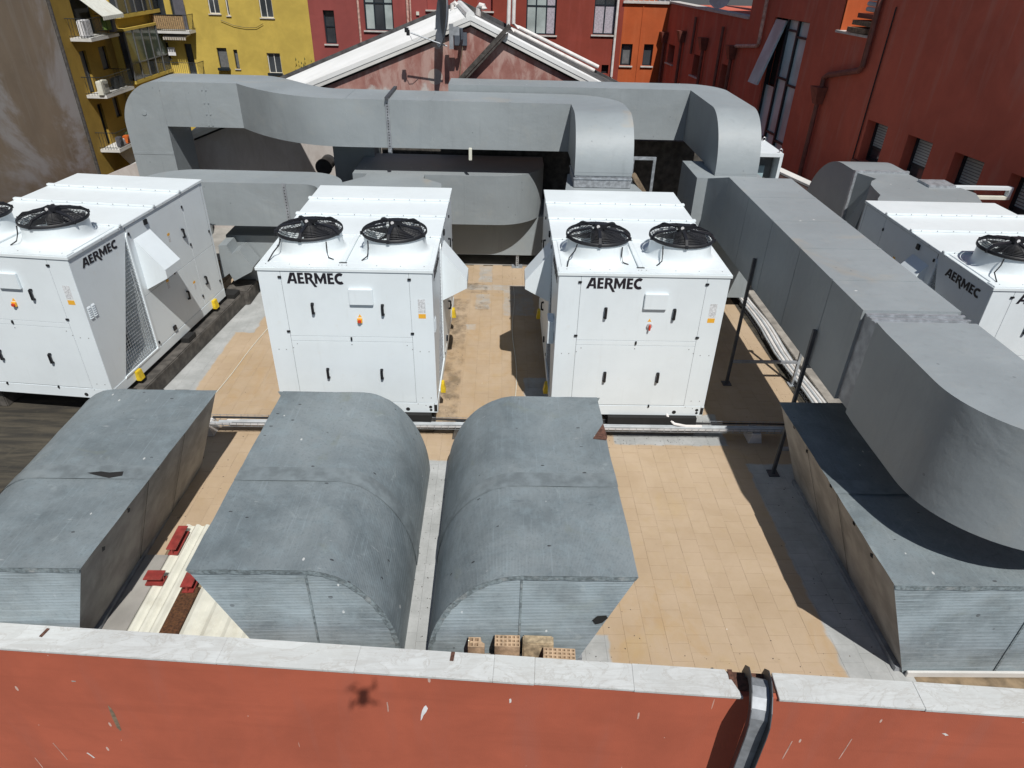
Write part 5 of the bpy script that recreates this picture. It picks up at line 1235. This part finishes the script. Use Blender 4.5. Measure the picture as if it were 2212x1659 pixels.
ribbed('profiled_sheet', -3.74, -3.40, 3.98, 6.05, .022, 3, 'narrow pale profiled metal sheet under the red beam offcuts', 'sheet_cream')
ribbed('profiled_sheet', -3.20, -2.35, 3.98, 6.0, .022, 4, 'wide pale profiled metal sheet under the second cover', 'sheet_cream')
tag(MB().box(-3.395,-3.205,4.0,5.10,.012,.05).build('rusty_strip', 'rust', bevel=.004), 'flaking rusty steel strip between the pale profiled sheets', 'steel strip')
tag(MB().box(-4.0,-3.745,3.98,5.58,.005,.028).build('slab_strip', 'roof_screed', bevel=.004), 'pale grey slab strip at the foot of the left cover', 'slab')

# hollow clay bricks between the third cover and the front wall
def hollow(loc, rz, lx, ly, lz, nx, ny, label, mat='brick_clay', cut=0.):
    o = empty('hollow_brick', loc, rz, label, 'brick', 'clay bricks by the front wall')
    loops = [[(0,0),(lx,0),(lx,ly),(lx*.7 if cut else lx*.5,ly),(0,ly)]] if not cut else [[(0,0),(lx,0),(lx,ly*.35),(lx*.80,ly*.55),(lx*.72,ly),(0,ly)]]
    wx_, wy2 = lx/nx, ly/ny; t = .0085
    for i in range(nx):
        for j in range(ny):
            if cut and (i+1)*wx_ > lx*.74 and (j+1)*wy2 > ly*.4: continue
            loops.append([(i*wx_+t,j*wy2+t),((i+1)*wx_-t,j*wy2+t),((i+1)*wx_-t,(j+1)*wy2-t),(i*wx_+t,(j+1)*wy2-t)])
    link('brick_body', curve_mesh(loops, 'brick_body', lambda c: Vector((c.x, c.y, c.z+lz/2)), lz), mat, o)
    MB().box(.004,lx-.004,.004,ly-.004 if not cut else ly*.4,.002,lz-.11).build('brick_core', 'brick_dirty', o)
    return o
hollow((-.245,4.06,.205), R(-2), .155, .105, .26, 3, 2, 'small broken hollow clay brick, leftmost by the front wall', cut=1.)
hollow((.005,4.05,.225), R(-1), .235, .125, .26, 6, 3, 'hollow clay brick with dark face, second from left by the wall', mat='brick_clay')
hollow((.455,3.935,.205), R(-3), .295, .115, .27, 7, 3, 'hollow clay brick nearest the coping, rightmost of the row', mat='brick_clay')
tag(MB().box(-.27,.78,3.93,4.19,.004,.20).build('concrete_ledge', 'concrete', bevel=.01), 'low concrete ledge under the clay bricks by the front wall', 'ledge')
b = MB(); b.box(0,.29,0,.115,0,.27); o = b.build('mortar_brick', 'brick_dirty', bevel=.012); o.location = (.268,4.055,.205); o.rotation_euler = (R(-8),0,R(-2))
me = o.data
tag(o, 'mortar-crusted clay brick third from left by the front wall', 'brick', 'clay bricks by the front wall')

# hovering drone that takes the picture; its shadow falls on the red wall
DR = empty('drone', (0,-.07,6.0), R(8), 'small grey quadcopter drone whose shadow falls on the red front wall', 'drone')
b = MB(); b.box(-.045,.045,-.10,.06,-.005,.055); b.build('body', 'drone_grey', DR, bevel=.012)
for sx, sy in ((1,1),(1,-1),(-1,1),(-1,-1)):
    ex, ey = .105*sx, (.075 if sy > 0 else -.105)
    A = MB().bar((.03*sx,.03*sy,.03),(ex,ey,.035), .018, .014).build('arm', 'drone_grey', DR)
    MB().cyl((ex,ey,.03), .014, .03, 12).build('motor', 'drone_grey', A)
    q = MB(); t = .6*sx+1.1*sy; q.bar((ex-.062*math.cos(t),ey-.062*math.sin(t),.063),(ex+.062*math.cos(t),ey+.062*math.sin(t),.063), .016, .002); q.build('propeller', 'drone_grey', A)

# loose grit and leaf scraps swept against the upstands
b = MB()
for k in range(420):
    zone = random.choice(((-.9,-.66,4.4,7.4),(1.0,3.4,4.0,4.5),(.95,1.5,4.2,7.6),(3.6,4.0,4.3,7.0),(1.6,3.1,7.75,7.95),(-.8,.6,12.6,14.0),(-.85,-.6,8.2,11.5),(-3.9,-2.8,6.0,7.9),(-8.5,-5.2,6.8,8.3),(4.4,4.8,8.6,12)))
    x, y, s_ = random.uniform(zone[0],zone[1]), random.uniform(zone[2],zone[3]), random.uniform(.003,.011); t = random.uniform(0,PI)
    c_, d_ = s_*math.cos(t), s_*math.sin(t)
    b.add([(x-c_,y-d_,.0035),(x+d_*.6,y-c_*.6,.0035),(x+c_,y+d_,.004),(x-d_*.6,y+c_*.6,.0045),(x,y,.004+s_*.7)], [(0,1,4),(1,2,4),(2,3,4),(3,0,4)])
gr = b.build('grit', 'wood_rot', smooth=False, kind='stuff'); gr['label'] = 'loose dark grit and leaf scraps scattered over the roof tiles'; gr['category'] = 'debris'
